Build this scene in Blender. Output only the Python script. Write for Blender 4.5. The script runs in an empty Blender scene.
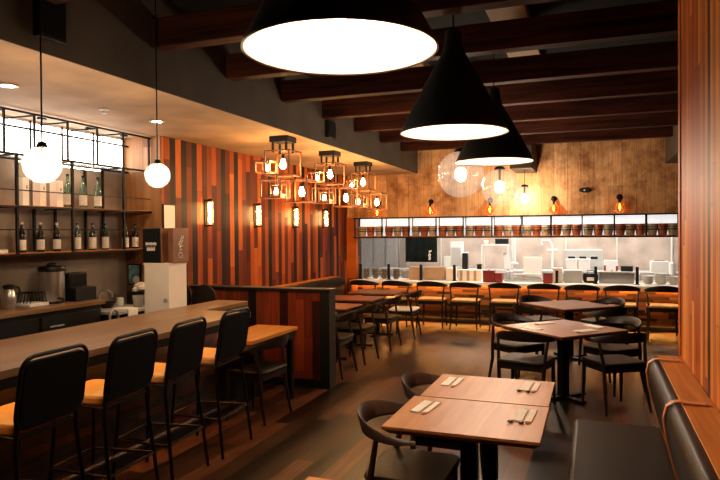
import bpy, bmesh, math, random
from mathutils import Vector, Matrix
random.seed(7)
PI = math.pi
S = bpy.context.scene
C = S.collection
H = 1.7
# ------------------------------------------------------------------ camera
YAW, PITCH, ROLL, FPX = math.radians(20.457), math.radians(-0.693), math.radians(-0.42), 628.34
fw = Vector((-math.sin(YAW)*math.cos(PITCH), math.cos(YAW)*math.cos(PITCH), math.sin(PITCH)))
rt0 = Vector((math.cos(YAW), math.sin(YAW), 0)); up0 = rt0.cross(fw)
rt = math.cos(ROLL)*rt0 + math.sin(ROLL)*up0
up = -math.sin(ROLL)*rt0 + math.cos(ROLL)*up0
cd = bpy.data.cameras.new('camera'); cam = bpy.data.objects.new('camera', cd); C.objects.link(cam)
m = Matrix((rt, up, -fw)).transposed().to_4x4(); m.translation = Vector((0, 0, H)); cam.matrix_world = m
cd.sensor_width = 36; cd.lens = FPX*36/720; cd.clip_start = .05
S.camera = cam


def at(px, py, Y):                     # pixel on the plane y = Y
    d = rt*((px-360)/FPX) - up*((py-240)/FPX) + fw
    t = Y/d.y
    return Vector((0, 0, H)) + d*t


# ------------------------------------------------------------------ materials
class NT:
    def __init__(s, name):
        s.m = bpy.data.materials.new(name); s.m.use_nodes = True
        s.t = s.m.node_tree; s.b = s.t.nodes['Principled BSDF']; s.out = s.t.nodes['Material Output']

    def n(s, typ, **k):
        o = s.t.nodes.new(typ)
        for a, v in k.items(): setattr(o, a, v)
        return o

    def l(s, a, b): s.t.links.new(a, b)

    def math(s, op, a, b=None):
        o = s.n('ShaderNodeMath', operation=op)
        for i, v in enumerate((a, b)):
            if v is None: continue
            if isinstance(v, (int, float)): o.inputs[i].default_value = v
            else: s.l(v, o.inputs[i])
        return o.outputs[0]

    def ramp(s, fac, stops, interp='LINEAR'):
        r = s.n('ShaderNodeValToRGB'); r.color_ramp.interpolation = interp
        e = r.color_ramp.elements
        while len(e) < len(stops): e.new(0.5)
        for q, (p, c) in zip(e, stops): q.position = p; q.color = (*c, 1)
        s.l(fac, r.inputs[0]); return r.outputs[0]

    def mix(s, fac, a, b, mode='MIX'):
        o = s.n('ShaderNodeMix', data_type='RGBA', blend_type=mode)
        for i, v in ((0, fac), (6, a), (7, b)):
            if isinstance(v, (int, float)): o.inputs[i].default_value = v
            elif isinstance(v, tuple): o.inputs[i].default_value = (*v, 1)
            else: s.l(v, o.inputs[i])
        return o.outputs[2]


def srgb(r, g, b):
    f = lambda c: c/12.92 if c <= .04045 else ((c+.055)/1.055)**2.4
    return tuple(f(v/255) for v in (r, g, b))


def plain(name, col, rough=.5, metal=0, var=.12, scale=18, spec=.5, bump=0):
    k = NT(name); tc = k.n('ShaderNodeTexCoord'); nz = k.n('ShaderNodeTexNoise')
    nz.inputs['Scale'].default_value = scale; nz.inputs['Detail'].default_value = 4
    k.l(tc.outputs['Object'], nz.inputs['Vector'])
    lo = tuple(c*(1-var) for c in col); hi = tuple(min(1, c*(1+var)) for c in col)
    k.l(k.ramp(nz.outputs[0], [(.3, lo), (.7, hi)]), k.b.inputs['Base Color'])
    k.b.inputs['Roughness'].default_value = rough; k.b.inputs['Metallic'].default_value = metal
    k.b.inputs['Specular IOR Level'].default_value = spec
    if bump:
        bp = k.n('ShaderNodeBump'); bp.inputs['Strength'].default_value = bump; bp.inputs['Distance'].default_value = .01
        k.l(nz.outputs[0], bp.inputs['Height']); k.l(bp.outputs[0], k.b.inputs['Normal'])
    return k.m


def emit(name, col, strength):
    k = NT(name); k.b.inputs['Base Color'].default_value = (*col, 1)
    k.b.inputs['Emission Color'].default_value = (*col, 1); k.b.inputs['Emission Strength'].default_value = strength
    return k.m


def glass(name, tint, body=.12, gloss=.08, bodycol=None):
    k = NT(name); k.t.nodes.remove(k.b)
    tr = k.n('ShaderNodeBsdfTransparent'); tr.inputs[0].default_value = (*tint, 1)
    gl = k.n('ShaderNodeBsdfGlossy'); gl.inputs['Roughness'].default_value = .04
    tl = k.n('ShaderNodeBsdfTranslucent'); tl.inputs[0].default_value = (*(bodycol or tint), 1)
    df = k.n('ShaderNodeBsdfDiffuse'); df.inputs[0].default_value = (*(bodycol or tint), 1)
    m0 = k.n('ShaderNodeMixShader'); m0.inputs[0].default_value = .5; k.l(tl.outputs[0], m0.inputs[1]); k.l(df.outputs[0], m0.inputs[2])
    m1 = k.n('ShaderNodeMixShader'); m1.inputs[0].default_value = body; k.l(tr.outputs[0], m1.inputs[1]); k.l(m0.outputs[0], m1.inputs[2])
    lw = k.n('ShaderNodeLayerWeight'); lw.inputs[0].default_value = .25
    f = k.math('MULTIPLY', lw.outputs['Facing'], gloss*6); f = k.math('MINIMUM', k.math('ADD', f, gloss*.5), .8)
    m2 = k.n('ShaderNodeMixShader'); k.l(f, m2.inputs[0]); k.l(m1.outputs[0], m2.inputs[1]); k.l(gl.outputs[0], m2.inputs[2])
    k.l(m2.outputs[0], k.out.inputs[0])
    return k.m


def planks(name, stops, along='Z', across='Y', w=.11, L=1.1, dark=None, darkp=.0, rough=.5, gap=.025, grain=.35, spec=.4, stain=0, bump=.25, rv=0):
    k = NT(name); tc = k.n('ShaderNodeTexCoord'); sp = k.n('ShaderNodeSeparateXYZ'); k.l(tc.outputs['Object'], sp.inputs[0])
    u, v = sp.outputs[across], sp.outputs[along]
    us = k.math('DIVIDE', u, w); row = k.math('FLOOR', us)
    w1 = k.n('ShaderNodeTexWhiteNoise', noise_dimensions='1D'); k.l(k.math('ADD', row, .37), w1.inputs['W'])
    v2 = k.math('ADD', k.math('DIVIDE', v, L), k.math('MULTIPLY', w1.outputs[0], 7)); col = k.math('FLOOR', v2)
    cb = k.n('ShaderNodeCombineXYZ'); k.l(row, cb.inputs[0]); k.l(col, cb.inputs[1])
    w2 = k.n('ShaderNodeTexWhiteNoise', noise_dimensions='3D'); k.l(cb.outputs[0], w2.inputs['Vector'])
    c = k.ramp(w2.outputs[0], stops)
    if dark:
        w3 = k.n('ShaderNodeTexWhiteNoise', noise_dimensions='1D'); k.l(k.math('ADD', row, 113.7), w3.inputs['W'])
        c = k.mix(k.math('GREATER_THAN', w3.outputs[0], 1-darkp), c, dark)
    g = k.n('ShaderNodeCombineXYZ')
    k.l(k.math('MULTIPLY', u, 45), g.inputs[0]); k.l(k.math('MULTIPLY', v, 2.2), g.inputs[1]); k.l(k.math('MULTIPLY', w2.outputs[0], 40), g.inputs[2])
    nz = k.n('ShaderNodeTexNoise'); nz.inputs['Scale'].default_value = 1; nz.inputs['Detail'].default_value = 6; k.l(g.outputs[0], nz.inputs['Vector'])
    gr = k.ramp(nz.outputs[0], [(.3, (1-grain,)*3), (.7, (1+grain*.3,)*3)])
    c = k.mix(1.0, c, gr, 'MULTIPLY')
    if stain:
        ns = k.n('ShaderNodeTexNoise'); ns.inputs['Scale'].default_value = 2.3; ns.inputs['Detail'].default_value = 7; ns.inputs['Roughness'].default_value = .72
        k.l(tc.outputs['Object'], ns.inputs['Vector'])
        c = k.mix(1.0, c, k.ramp(ns.outputs[0], [(.36, (1-stain, 1-stain*1.2, 1-stain*1.3)), (.56, (1, 1, 1))]), 'MULTIPLY')
    fr = k.math('FRACT', us); fv = k.math('FRACT', v2)
    gp = k.math('MAXIMUM', k.math('LESS_THAN', fr, gap), k.math('LESS_THAN', fv, gap*w/L))
    c = k.mix(k.math('MULTIPLY', gp, .75), c, (.01, .005, .003))
    k.l(c, k.b.inputs['Base Color']); k.b.inputs['Roughness'].default_value = rough; k.b.inputs['Specular IOR Level'].default_value = spec
    if rv: k.l(k.math('ADD', k.math('MULTIPLY', w2.outputs[0], rv), rough-rv/2), k.b.inputs['Roughness'])
    bp = k.n('ShaderNodeBump'); bp.inputs['Strength'].default_value = bump; bp.inputs['Distance'].default_value = .004
    k.l(nz.outputs[0], bp.inputs['Height']); k.l(bp.outputs[0], k.b.inputs['Normal'])
    return k.m


def wood(name, lo, hi, axis='X', rough=.4, sc=1.0, spec=.4):
    k = NT(name); tc = k.n('ShaderNodeTexCoord'); mp = k.n('ShaderNodeMapping'); k.l(tc.outputs['Object'], mp.inputs[0])
    s = [26*sc]*3; s['XYZ'.index(axis)] = 1.6*sc; mp.inputs['Scale'].default_value = s
    nz = k.n('ShaderNodeTexNoise'); nz.inputs['Scale'].default_value = 1; nz.inputs['Detail'].default_value = 7; nz.inputs['Distortion'].default_value = .6
    k.l(mp.outputs[0], nz.inputs['Vector'])
    k.l(k.ramp(nz.outputs[0], [(.28, lo), (.72, hi)]), k.b.inputs['Base Color'])
    k.b.inputs['Roughness'].default_value = rough; k.b.inputs['Specular IOR Level'].default_value = spec
    bp = k.n('ShaderNodeBump'); bp.inputs['Strength'].default_value = .15; bp.inputs['Distance'].default_value = .004
    k.l(nz.outputs[0], bp.inputs['Height']); k.l(bp.outputs[0], k.b.inputs['Normal'])
    return k.m


def blocks(name, cols, bw=.3, bh=.06):
    """stacked reclaimed timber ends"""
    k = NT(name); tc = k.n('ShaderNodeTexCoord'); sp = k.n('ShaderNodeSeparateXYZ'); k.l(tc.outputs['Object'], sp.inputs[0])
    u = k.math('ADD', sp.outputs['X'], sp.outputs['Y'])
    row = k.math('FLOOR', k.math('DIVIDE', sp.outputs['Z'], bh))
    w1 = k.n('ShaderNodeTexWhiteNoise', noise_dimensions='1D'); k.l(k.math('ADD', row, .5), w1.inputs['W'])
    us = k.math('ADD', k.math('DIVIDE', u, bw), k.math('MULTIPLY', w1.outputs[0], 5)); col = k.math('FLOOR', us)
    cb = k.n('ShaderNodeCombineXYZ'); k.l(row, cb.inputs[0]); k.l(col, cb.inputs[1])
    w2 = k.n('ShaderNodeTexWhiteNoise', noise_dimensions='3D'); k.l(cb.outputs[0], w2.inputs['Vector'])
    k.l(k.ramp(w2.outputs[0], cols), k.b.inputs['Base Color']); k.b.inputs['Roughness'].default_value = .6
    bp = k.n('ShaderNodeBump'); bp.inputs['Strength'].default_value = .8; bp.inputs['Distance'].default_value = .04
    k.l(w2.outputs[0], bp.inputs['Height']); k.l(bp.outputs[0], k.b.inputs['Normal'])
    return k.m


M = {}
M['wall_wood'] = planks('plank_wall_wood', [(0, (.045, .010, .004)), (.22, (.13, .026, .007)), (.4, (.27, .05, .010)), (.6, (.40, .082, .012)), (.8, (.52, .135, .020)), (1, (.20, .036, .008))],
                        'Z', 'Y', .105, 1.25, (.014, .009, .007), .17, .5, spec=.12)
M['half_wood'] = planks('divider_plank_wood', [(0, (.03, .008, .005)), (.25, (.10, .018, .007)), (.5, (.24, .032, .009)), (.75, (.33, .05, .011)), (1, (.07, .026, .014))],
                        'Z', 'X', .1, .8, (.014, .009, .007), .1, .5, spec=.12)
M['right_wood'] = planks('pillar_plank_wood', [(0, (.36, .08, .013)), (.3, (.56, .13, .022)), (.6, (.72, .25, .045)), (.8, (.80, .33, .068)), (1, (.46, .10, .018))],
                         'Z', 'Y', .075, 1.7, (.06, .02, .01), .06, .5, .05, spec=.10)
M['back_wood'] = planks('pale_board_wood', [(0, (.56, .30, .13)), (.5, (.68, .375, .17)), (1, (.78, .44, .21))], 'Z', 'X', .22, 4.0, None, 0, .6, .02, .30, .1, .55)
M['floor'] = planks('floor_planks', [(0, (.003, .0012, .0006)), (.35, (.012, .004, .0017)), (.65, (.044, .0145, .0055)), (1, (.135, .046, .018))], 'Y', 'X', .15, 1.6, None, 0, .36, .025, .5, .18, 0, .04, .12)
M['concrete'] = plain('grey_concrete', (.25, .20, .155), .8, 0, .3, 3.0, .3, .1)
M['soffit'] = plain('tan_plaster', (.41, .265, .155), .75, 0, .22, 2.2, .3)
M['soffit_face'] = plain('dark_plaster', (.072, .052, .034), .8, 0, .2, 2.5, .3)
M['black_ceiling'] = plain('black_paint', (.006, .007, .007), .9, 0, .2, 5, .2)
M['beam'] = wood('beam_timber', (.008, .003, .002), (.070, .017, .008), 'X', .75, .8, .10)
M['tan_panel'] = plain('tan_ceiling_panel', (.22, .14, .08), .8)
M['bar_wood'] = wood('bar_top_wood', (.15, .075, .032), (.25, .135, .062), 'Y', .36, .7, .3)
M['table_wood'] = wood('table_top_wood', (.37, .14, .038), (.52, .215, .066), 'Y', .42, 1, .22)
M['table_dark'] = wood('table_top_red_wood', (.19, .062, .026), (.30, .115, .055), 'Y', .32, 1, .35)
M['ledge_wood'] = wood('ledge_wood', (.36, .115, .018), (.60, .225, .036), 'Y', .45, 1, .12)
M['chair_wood'] = wood('dark_chair_wood', (.007, .004, .003), (.016, .009, .006), 'Z', .42, 1, .3)
M['chair_wood2'] = wood('brown_chair_wood', (.03, .016, .010), (.07, .034, .02), 'Z', .4, 1, .5)
M['stool_back'] = plain('matte_black_leather', (.0035, .0035, .0035), .6, 0, .2, 40, .06)
M['leather'] = plain('black_leather', (.011, .007, .004), .44, 0, .3, 60, .12, .1)
M['tan_leather'] = plain('tan_leather_seat', (.45, .23, .075), .5, 0, .1, 30, .4)
M['strap'] = plain('tan_strap_leather', (.60, .22, .075), .5, 0, .1, 30, .4)
M['black_metal'] = plain('black_metal', (.004, .004, .004), .45, 0, .1, 30, .12)
M['brown_metal'] = plain('bronze_metal', (.03, .016, .010), .4, .5, .1, 30, .5)
M['cage'] = plain('cage_metal', (.15, .055, .022), .4, .4, .1, 30, .5)
M['black'] = plain('black_plastic', (.006, .006, .006), .45, 0, .1, 20, .25)
M['shade_out'] = plain('black_enamel', (.006, .008, .007), .5, 0, .1, 20, .4)
M['shade_in'] = plain('white_enamel', (.52, .46, .41), .6, 0, .03, 20, .3)
M['steel'] = plain('brushed_steel', (.50, .49, .47), .28, .9, .08, 25, .5)
M['steel_d'] = plain('grey_steel', (.45, .45, .44), .4, .3, .08, 15, .5)
M['white'] = plain('white_plastic', (.72, .70, .66), .45, 0, .04, 20)
M['pale_grey'] = plain('pale_grey_panel', (.45, .44, .42), .5, 0, .06, 6)
M['quartz'] = plain('white_quartz', (.85, .78, .68), .35, 0, .05, 40)
M['tile'] = plain('kitchen_wall_beige', (.50, .40, .33), .6, 0, .3, 2.2)
M['paper'] = plain('white_paper', (.92, .86, .78), .8, 0, .03, 40)
M['cream'] = plain('cream_laminate', (.92, .82, .70), .6, 0, .02, 10)
M['carton'] = plain('pale_gift_carton', (.95, .84, .74), .7, 0, .04, 10)
M['brownbox'] = plain('brown_carton', (.20, .075, .03), .6, 0, .15, 12)
M['tanbox'] = plain('tan_wood_box', (.46, .31, .19), .6, 0, .1, 20)
M['redbox'] = plain('red_lacquer', (.22, .012, .010), .4, 0, .15, 20)
M['cup_brown'] = plain('brown_glaze', (.32, .085, .03), .4, 0, .35, 25)
M['cup_grey'] = plain('grey_glaze', (.36, .28, .19), .5, 0, .35, 25)
M['cup_band'] = plain('dark_glaze', (.04, .02, .012), .4)
M['bottle_g'] = glass('green_bottle_glass', (.52, .68, .58), .38, .08, (.30, .42, .36))
M['bottle_d'] = plain('dark_bottle_glass', (.006, .006, .006), .12, 0, .1, 20, .7)
M['bottle_dg'] = plain('dark_green_bottle_glass', (.012, .028, .018), .12, 0, .1, 20, .7)
M['label'] = plain('bottle_label_paper', (.68, .62, .54), .7, 0, .15, 60)
M['globe'] = glass('clear_globe_glass', (.98, .97, .96), .018, .075, (1, .93, .86))  # slight milkiness imitates the haze of light around the bulb
M['globe2'] = glass('glow_hazed_globe_glass', (.98, .97, .96), .05, .05, (1, .93, .86))  # milkier body put in to carry the bulb's glow
M['amber'] = glass('amber_bulb_glass', (.95, .55, .20), .22, .10, (1, .45, .12))
M['tubeg'] = glass('sconce_tube_glass', (1, .86, .66), .14, .08, (1, .7, .4))
M['noren'] = plain('dark_cloth', (.010, .016, .014), .9, 0, .35, 5, .1)
M['timber_stack'] = blocks('stacked_timber', [(0, (.02, .008, .005)), (.3, (.08, .026, .010)), (.6, (.22, .08, .025)), (1, (.36, .16, .05))], .28, .045)
M['timber_dark'] = blocks('stacked_dark_timber', [(0, (.005, .003, .003)), (.45, (.010, .004, .003)), (.8, (.04, .008, .004)), (1, (.12, .022, .008))], .30, .05)
M['picture'] = plain('blue_print', (.16, .34, .42), .4, 0, .8, 14)
M['stone'] = plain('dark_pebble', (.015, .01, .008), .4)
M['blue_grey'] = plain('plate_stack_glaze', (.20, .16, .12), .5, 0, .7, 28)
WARM = (1.0, .62, .30)
M['bulb_pend'] = emit('pendant_bulb', (1.0, .74, .50), 330)
M['bulb_globe'] = emit('globe_bulb', (1.0, .80, .60), 400)
M['bulb_bar'] = emit('bar_globe_bulb', (1.0, .74, .48), 560)
M['bulb_cage'] = emit('cage_bulb', (1.0, .55, .20), 350)
M['bulb_tube'] = emit('sconce_filament', (1.0, .62, .28), 150)
M['filament'] = emit('amber_filament', (1.0, .50, .14), 26)
M['led'] = emit('orange_led', (1.0, .42, .08), 36)
M['shelf_led'] = emit('shelf_led', (1.0, .80, .58), 22)
M['led_kitchen'] = emit('kitchen_counter_led', (1.0, .43, .09), 75)
M['led_soft'] = emit('soft_orange_led', (1.0, .36, .06), 80)
M['wall_wash'] = emit('white_wall_wash', (1.0, .93, .86), 9)  # brightness of the light-washed wall put into an emissive surface
M['kitchen_light'] = emit('kitchen_tube_light', (1.0, .94, .86), 32)
M['spot'] = emit('downlight_lens', (1.0, .74, .48), 380)


# ------------------------------------------------------------------ mesh builder
class MB:
    def __init__(s): s.bm = bmesh.new()

    def box(s, x0, x1, y0, y1, z0, z1, rot=None, mat=None):
        vs = [s.bm.verts.new((x, y, z)) for z in (z0, z1) for y in (y0, y1) for x in (x0, x1)]
        for f in ((0, 2, 3, 1), (4, 5, 7, 6), (0, 1, 5, 4), (2, 6, 7, 3), (0, 4, 6, 2), (1, 3, 7, 5)):
            s.bm.faces.new([vs[i] for i in f])
        if rot is not None:
            for v in vs: v.co = rot @ v.co
        return s

    def cbox(s, c, d, rotz=0, tilt=0):
        R = Matrix.Translation(c) @ Matrix.Rotation(rotz, 4, 'Z') @ Matrix.Rotation(tilt, 4, 'X')
        return s.box(-d[0]/2, d[0]/2, -d[1]/2, d[1]/2, -d[2]/2, d[2]/2, R)

    def ring(s, c, u, v, r, n): return [s.bm.verts.new(c + u*(r*math.cos(2*PI*i/n)) + v*(r*math.sin(2*PI*i/n))) for i in range(n)]

    def tube(s, pts, r, n=8, closed=False):
        pts = [Vector(p) for p in pts]; N = len(pts)
        rs = r if isinstance(r, (list, tuple)) else [r]*N
        T = []
        for i in range(N):
            a = pts[i-1] if (i > 0 or closed) else pts[i]
            b = pts[(i+1) % N] if (i < N-1 or closed) else pts[i]
            T.append((b-a).normalized())
        u = T[0].orthogonal().normalized()
        rings = []
        for i in range(N):
            u = (u - T[i]*u.dot(T[i]))
            u = u.normalized() if u.length > 1e-6 else T[i].orthogonal().normalized()
            v = T[i].cross(u)
            rings.append(s.ring(pts[i], u, v, rs[i], n))
        pairs = [(i, i+1) for i in range(N-1)] + ([(N-1, 0)] if closed else [])
        for a, b in pairs:
            A, B = rings[a], rings[b]
            for j in range(n): s.bm.faces.new((A[j], A[(j+1) % n], B[(j+1) % n], B[j]))
        if not closed:
            s.bm.faces.new(rings[0][::-1]); s.bm.faces.new(rings[-1])
        return s

    def bar(s, a, b, w):               # square bar
        a, b = Vector(a), Vector(b); d = (b-a); L = d.length
        q = d.to_track_quat('Z', 'Y').to_matrix().to_4x4()
        return s.box(-w/2, w/2, -w/2, w/2, -w/2, L+w/2, Matrix.Translation(a) @ q)

    def lathe(s, prof, c=(0, 0, 0), n=24, close=False):
        c = Vector(c); rings = []
        for r, z in prof:
            if r < 1e-5: rings.append([s.bm.verts.new(c+Vector((0, 0, z)))])
            else: rings.append([s.bm.verts.new(c+Vector((r*math.cos(2*PI*i/n), r*math.sin(2*PI*i/n), z))) for i in range(n)])
        seq = list(zip(rings, rings[1:])) + ([(rings[-1], rings[0])] if close else [])
        for A, B in seq:
            for j in range(n):
                k = (j+1) % n
                if len(A) == 1 and len(B) == 1: continue
                if len(A) == 1: s.bm.faces.new((A[0], B[k], B[j]))
                elif len(B) == 1: s.bm.faces.new((A[j], A[k], B[0]))
                else: s.bm.faces.new((A[j], A[k], B[k], B[j]))
        return s

    def sphere(s, c, r, n=12, sz=1.0):
        k = n//2
        return s.lathe([(r*math.sin(PI*i/k), -r*sz*math.cos(PI*i/k)) for i in range(k+1)], c, n)

    def prism(s, poly, axis, a, b):    # polygon (u,v) extruded along axis
        def P(u, v, t): return {'X': (t, u, v), 'Y': (u, t, v), 'Z': (u, v, t)}[axis]
        A = [s.bm.verts.new(P(u, v, a)) for u, v in poly]; B = [s.bm.verts.new(P(u, v, b)) for u, v in poly]
        n = len(poly)
        s.bm.faces.new(A[::-1]); s.bm.faces.new(B)
        for i in range(n): s.bm.faces.new((A[i], A[(i+1) % n], B[(i+1) % n], B[i]))
        return s

    def sweep(s, frames):              # list of quads (4 points each)
        rings = [[s.bm.verts.new(p) for p in f] for f in frames]; n = len(frames[0])
        for A, B in zip(rings, rings[1:]):
            for j in range(n): s.bm.faces.new((A[j], A[(j+1) % n], B[(j+1) % n], B[j]))
        s.bm.faces.new(rings[0][::-1]); s.bm.faces.new(rings[-1])
        return s

    def build(s, name, mat, parent=None, world=False, bevel=0, seg=2, ang=38):
        bmesh.ops.recalc_face_normals(s.bm, faces=s.bm.faces)
        me = bpy.data.meshes.new(name)
        if parent is not None and world:
            root = parent
            off = Vector((0, 0, 0))
            while root is not None: off += root.location; root = root.parent
            bmesh.ops.translate(s.bm, verts=s.bm.verts, vec=-off)
        s.bm.to_mesh(me); s.bm.free()
        for p in me.polygons: p.use_smooth = True
        me.set_sharp_from_angle(angle=math.radians(ang))
        me.materials.append(M[mat] if isinstance(mat, str) else mat)
        o = bpy.data.objects.new(name, me); C.objects.link(o)
        if parent is not None: o.parent = parent
        if bevel:
            b = o.modifiers.new('bevel', 'BEVEL'); b.width = bevel; b.segments = seg; b.limit_method = 'ANGLE'; b.angle_limit = math.radians(40)
        return o


def rrect(w, h, r, n=5, cx=0, cy=0):
    out = []
    for sx, sy, a0 in ((1, 1, 0), (-1, 1, PI/2), (-1, -1, PI), (1, -1, 1.5*PI)):
        for i in range(n+1):
            a = a0 + i*PI/2/n
            out.append((cx+sx*(w/2-r)+r*math.cos(a), cy+sy*(h/2-r)+r*math.sin(a)))
    return out


def tag(o, label, cat, group=None):
    o['label'] = label; o['category'] = cat
    if group: o['group'] = group
    return o


def thing(name, label, cat, loc=(0, 0, 0), rotz=0, group=None):
    o = bpy.data.objects.new(name, None); C.objects.link(o); o.empty_display_size = .1
    o.location = loc; o.rotation_euler = (0, 0, rotz)
    return tag(o, label, cat, group)


def struct(mb, name, mat, **k):
    o = mb.build(name, mat, **k); o['kind'] = 'structure'; return o


def dup(root, loc, rotz=0, label=None, group=None, cat=None):
    def rec(o, par):
        c = o.copy(); C.objects.link(c); c.parent = par
        for ch in list(o.children): rec(ch, c)
        return c
    r = rec(root, None); r.location = loc; r.rotation_euler = (0, 0, rotz)
    if label: r['label'] = label
    if group: r['group'] = group
    return r


ORD = ['first', 'second', 'third', 'fourth', 'fifth', 'sixth', 'seventh', 'eighth', 'ninth', 'tenth', 'eleventh', 'twelfth']

# ------------------------------------------------------------------ room
XW, XA, YB, ZS, XS = -4.55, -5.05, 11.5, 2.8, -3.13
RET = 5.84                              # return wall of the bar alcove
struct(MB().box(-5.9, 3.2, -2.2, 15.2, -.15, 0), 'floor', 'floor')
struct(MB().box(XA-.2, 3.2, -2.2, 15.2, 3.52, 3.7), 'ceiling', 'black_ceiling')
struct(MB().box(XA-.2, XA, -2.2, RET, 0, 3.52), 'wall_left', 'concrete')
struct(MB().box(XA-.2, XW, RET, YB, 0, 3.52), 'wall_left_wood', 'wall_wood')
wa = MB().box(XA, XW-.004, RET-.01, RET, 0, 3.52)
struct(wa, 'wall_alcove', planks('alcove_plank_wood', [(0, (.18, .07, .025)), (.5, (.34, .14, .045)), (1, (.46, .22, .08))], 'Z', 'X', .12, 1.5, None, 0, .5))
struct(MB().box(XA-.2, 3.2, -2.4, -2.2, 0, 3.52), 'wall_behind', 'soffit_face')
struct(MB().box(3.2, 3.4, -2.2, 15.2, 0, 3.52), 'wall_right_far', 'soffit_face')
# soffit over the bar and booths: tan underside, dark face
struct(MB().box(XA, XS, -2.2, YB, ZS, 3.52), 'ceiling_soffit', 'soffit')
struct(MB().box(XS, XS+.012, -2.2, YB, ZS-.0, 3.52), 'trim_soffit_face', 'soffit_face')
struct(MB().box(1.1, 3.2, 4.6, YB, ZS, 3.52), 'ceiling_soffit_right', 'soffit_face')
# upper kitchen wall and pass opening
struct(MB().box(XW, 3.2, YB, YB+.16, 1.985, 3.52), 'wall_back', 'back_wood')
struct(MB().box(XW-.1, -4.36, YB-.02, YB+.16, 0, 1.985), 'wall_back_left', 'wall_wood')
# kitchen room behind
struct(MB().box(-5.8, 3.2, 14.6, 14.8, 0, 3.52), 'wall_kitchen', 'tile')
struct(MB().box(-5.8, -5.6, YB+.16, 14.6, 0, 3.52), 'wall_kitchen_left', 'pale_grey')
struct(MB().box(-5.6, 3.2, YB+.16, 14.6, 2.6, 2.66), 'ceiling_kitchen', 'white')
# right plank wall
struct(MB().box(.516, 1.05, -2.2, 4.52, 0, 3.52), 'wall_right', 'right_wood')
struct(MB().box(.508, .52, 4.44, 4.526, .9, 3.52), 'trim_wall_corner', 'right_wood')

# half wall
struct(MB().box(XW, -2.80, 6.26, 6.40, 0.09, 1.05), 'wall_divider', 'half_wood')
struct(MB().box(XW, -2.80, 6.25, 6.41, 0, .09), 'baseboard_divider', 'black')
struct(MB().box(XW, -2.68, 6.235, 6.425, 1.05, 1.085), 'trim_divider_cap', 'black', bevel=.004)
struct(MB().box(-2.80, -2.69, 6.24, 6.42, 0, 1.05), 'trim_divider_post', 'black', bevel=.004)

# beams
beam_y = [2.83, 3.9, 4.92, 5.99, 7.05, 8.15, 9.28, 10.4]
for i, y in enumerate(beam_y):
    x1 = .515 if y < 4.5 else 1.1
    b = MB().box(XS+.012, x1, y, y+.13, 3.1, 3.32).build('ceiling_beam', 'beam', bevel=.008)
    tag(b, 'rough dark timber ceiling beam, %s one counted from the camera' % ORD[i], 'beam', 'timber ceiling beams')
for nm, x0, x1, lab in (('ceiling_panel', -.80, -.50, 'tan strip panel on the black ceiling, right of the large pendants'), ('ceiling_panel', -1.93, -1.67, 'tan strip panel on the black ceiling, left of the middle pendant')):
    tag(MB().box(x0, x1, 1.5, 10.6, 3.44, 3.515).build(nm, 'tan_panel'), lab, 'ceiling panel')
tag(MB().box(-1.3, -.95, 10.55, YB-.005, 2.73, 3.515).build('ceiling_duct', 'soffit_face', bevel=.004), 'dark boxed duct dropping from the ceiling against pale back wall', 'duct')
for (y0, y1, lab) in ((2.83, 3.04, 'black box speaker on the dark soffit face, nearest the camera'), (7.15, 7.38, 'black box speaker on the dark soffit face, above the cage lights')):
    sp_ = thing('soffit_speaker', lab, 'speaker', (XS+.012, (y0+y1)/2, 2.88), 0, 'speakers on the soffit')
    MB().box(0, .05, -(y1-y0)/2, (y1-y0)/2, 0, .22 if y0 > 5 else .36).build('speaker_body', 'black', sp_, bevel=.004)
    MB().box(.05, .056, -(y1-y0)/2+.015, (y1-y0)/2-.015, .015, .2 if y0 > 5 else .34).build('speaker_grille', 'black_metal', sp_)
for (x, y, big, lab) in ((-4.03, 3.43, 1, 'round recessed downlight in the tan soffit, above the lit bottle shelf'), (-3.99, 5.06, 1, 'round recessed downlight in the tan soffit, above the far bar globe')):
    d = thing('downlight', lab, 'downlight', (x, y, ZS), 0, 'soffit downlights')
    MB().lathe([(.045, 0), (.07, 0), (.075, -.006), (.07, -.012), (.045, -.008)], n=24, close=True).build('trim_ring', 'steel_d', d)
    MB().lathe([(0, -.002), (.045, -.002), (.045, -.006), (0, -.006)], n=20).build('lens', 'spot', d)
d = thing('sprinkler_head', 'small white sprinkler head in the soffit between two downlights', 'sprinkler', (-4.03, 4.4, ZS))
MB().lathe([(0, 0), (.04, 0), (.045, -.008), (.02, -.014), (0, -.014)], n=18).build('escutcheon', 'white', d)
MB().lathe([(.008, -.014), (.008, -.035), (.022, -.037), (.022, -.04), (0, -.04)], n=12).build('deflector', 'steel_d', d)

# ------------------------------------------------------------------ bar (front), lower section, back bar
BZ, BX0, BX1 = 1.0, -3.72, -2.86
bar = thing('bar_counter', 'long brown wooden bar counter in front of the black stools', 'bar counter', (-3.3, 3.2, 0))
MB().prism([(BX0, 1.2), (BX1, 1.2), (BX1, 4.88), (-3.36, 4.88), (-3.36, 5.68), (BX0, 5.68)], 'Z', BZ-.045, BZ).build('countertop', 'bar_wood', bar, True, .004)
MB().box(-3.26, -3.2, 1.2, 4.86, .1, BZ-.045).box(-3.42, -3.37, 4.86, 5.66, .1, BZ-.045).build('front_panel', 'timber_dark', bar, True)
MB().box(BX0+.03, BX0+.07, 1.2, 5.66, .1, BZ-.045).build('rear_panel', 'black', bar, True)
MB().box(BX0+.08, -3.24, 1.2, 4.86, 0, .1).box(BX0+.08, -3.4, 4.86, 5.64, 0, .1).build('toe_kick', 'black', bar, True)
MB().box(-3.36, -3.345, 4.885, 5.66, BZ-.2, BZ-.045).box(-2.90, -2.875, 1.2, 4.86, BZ-.105, BZ-.045).build('apron', 'black', bar, True)
MB().tube([(-3.02, 1.2, .2), (-3.02, 4.84, .2)], .02, 10).build('foot_rail', 'brown_metal', bar, True)
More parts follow.
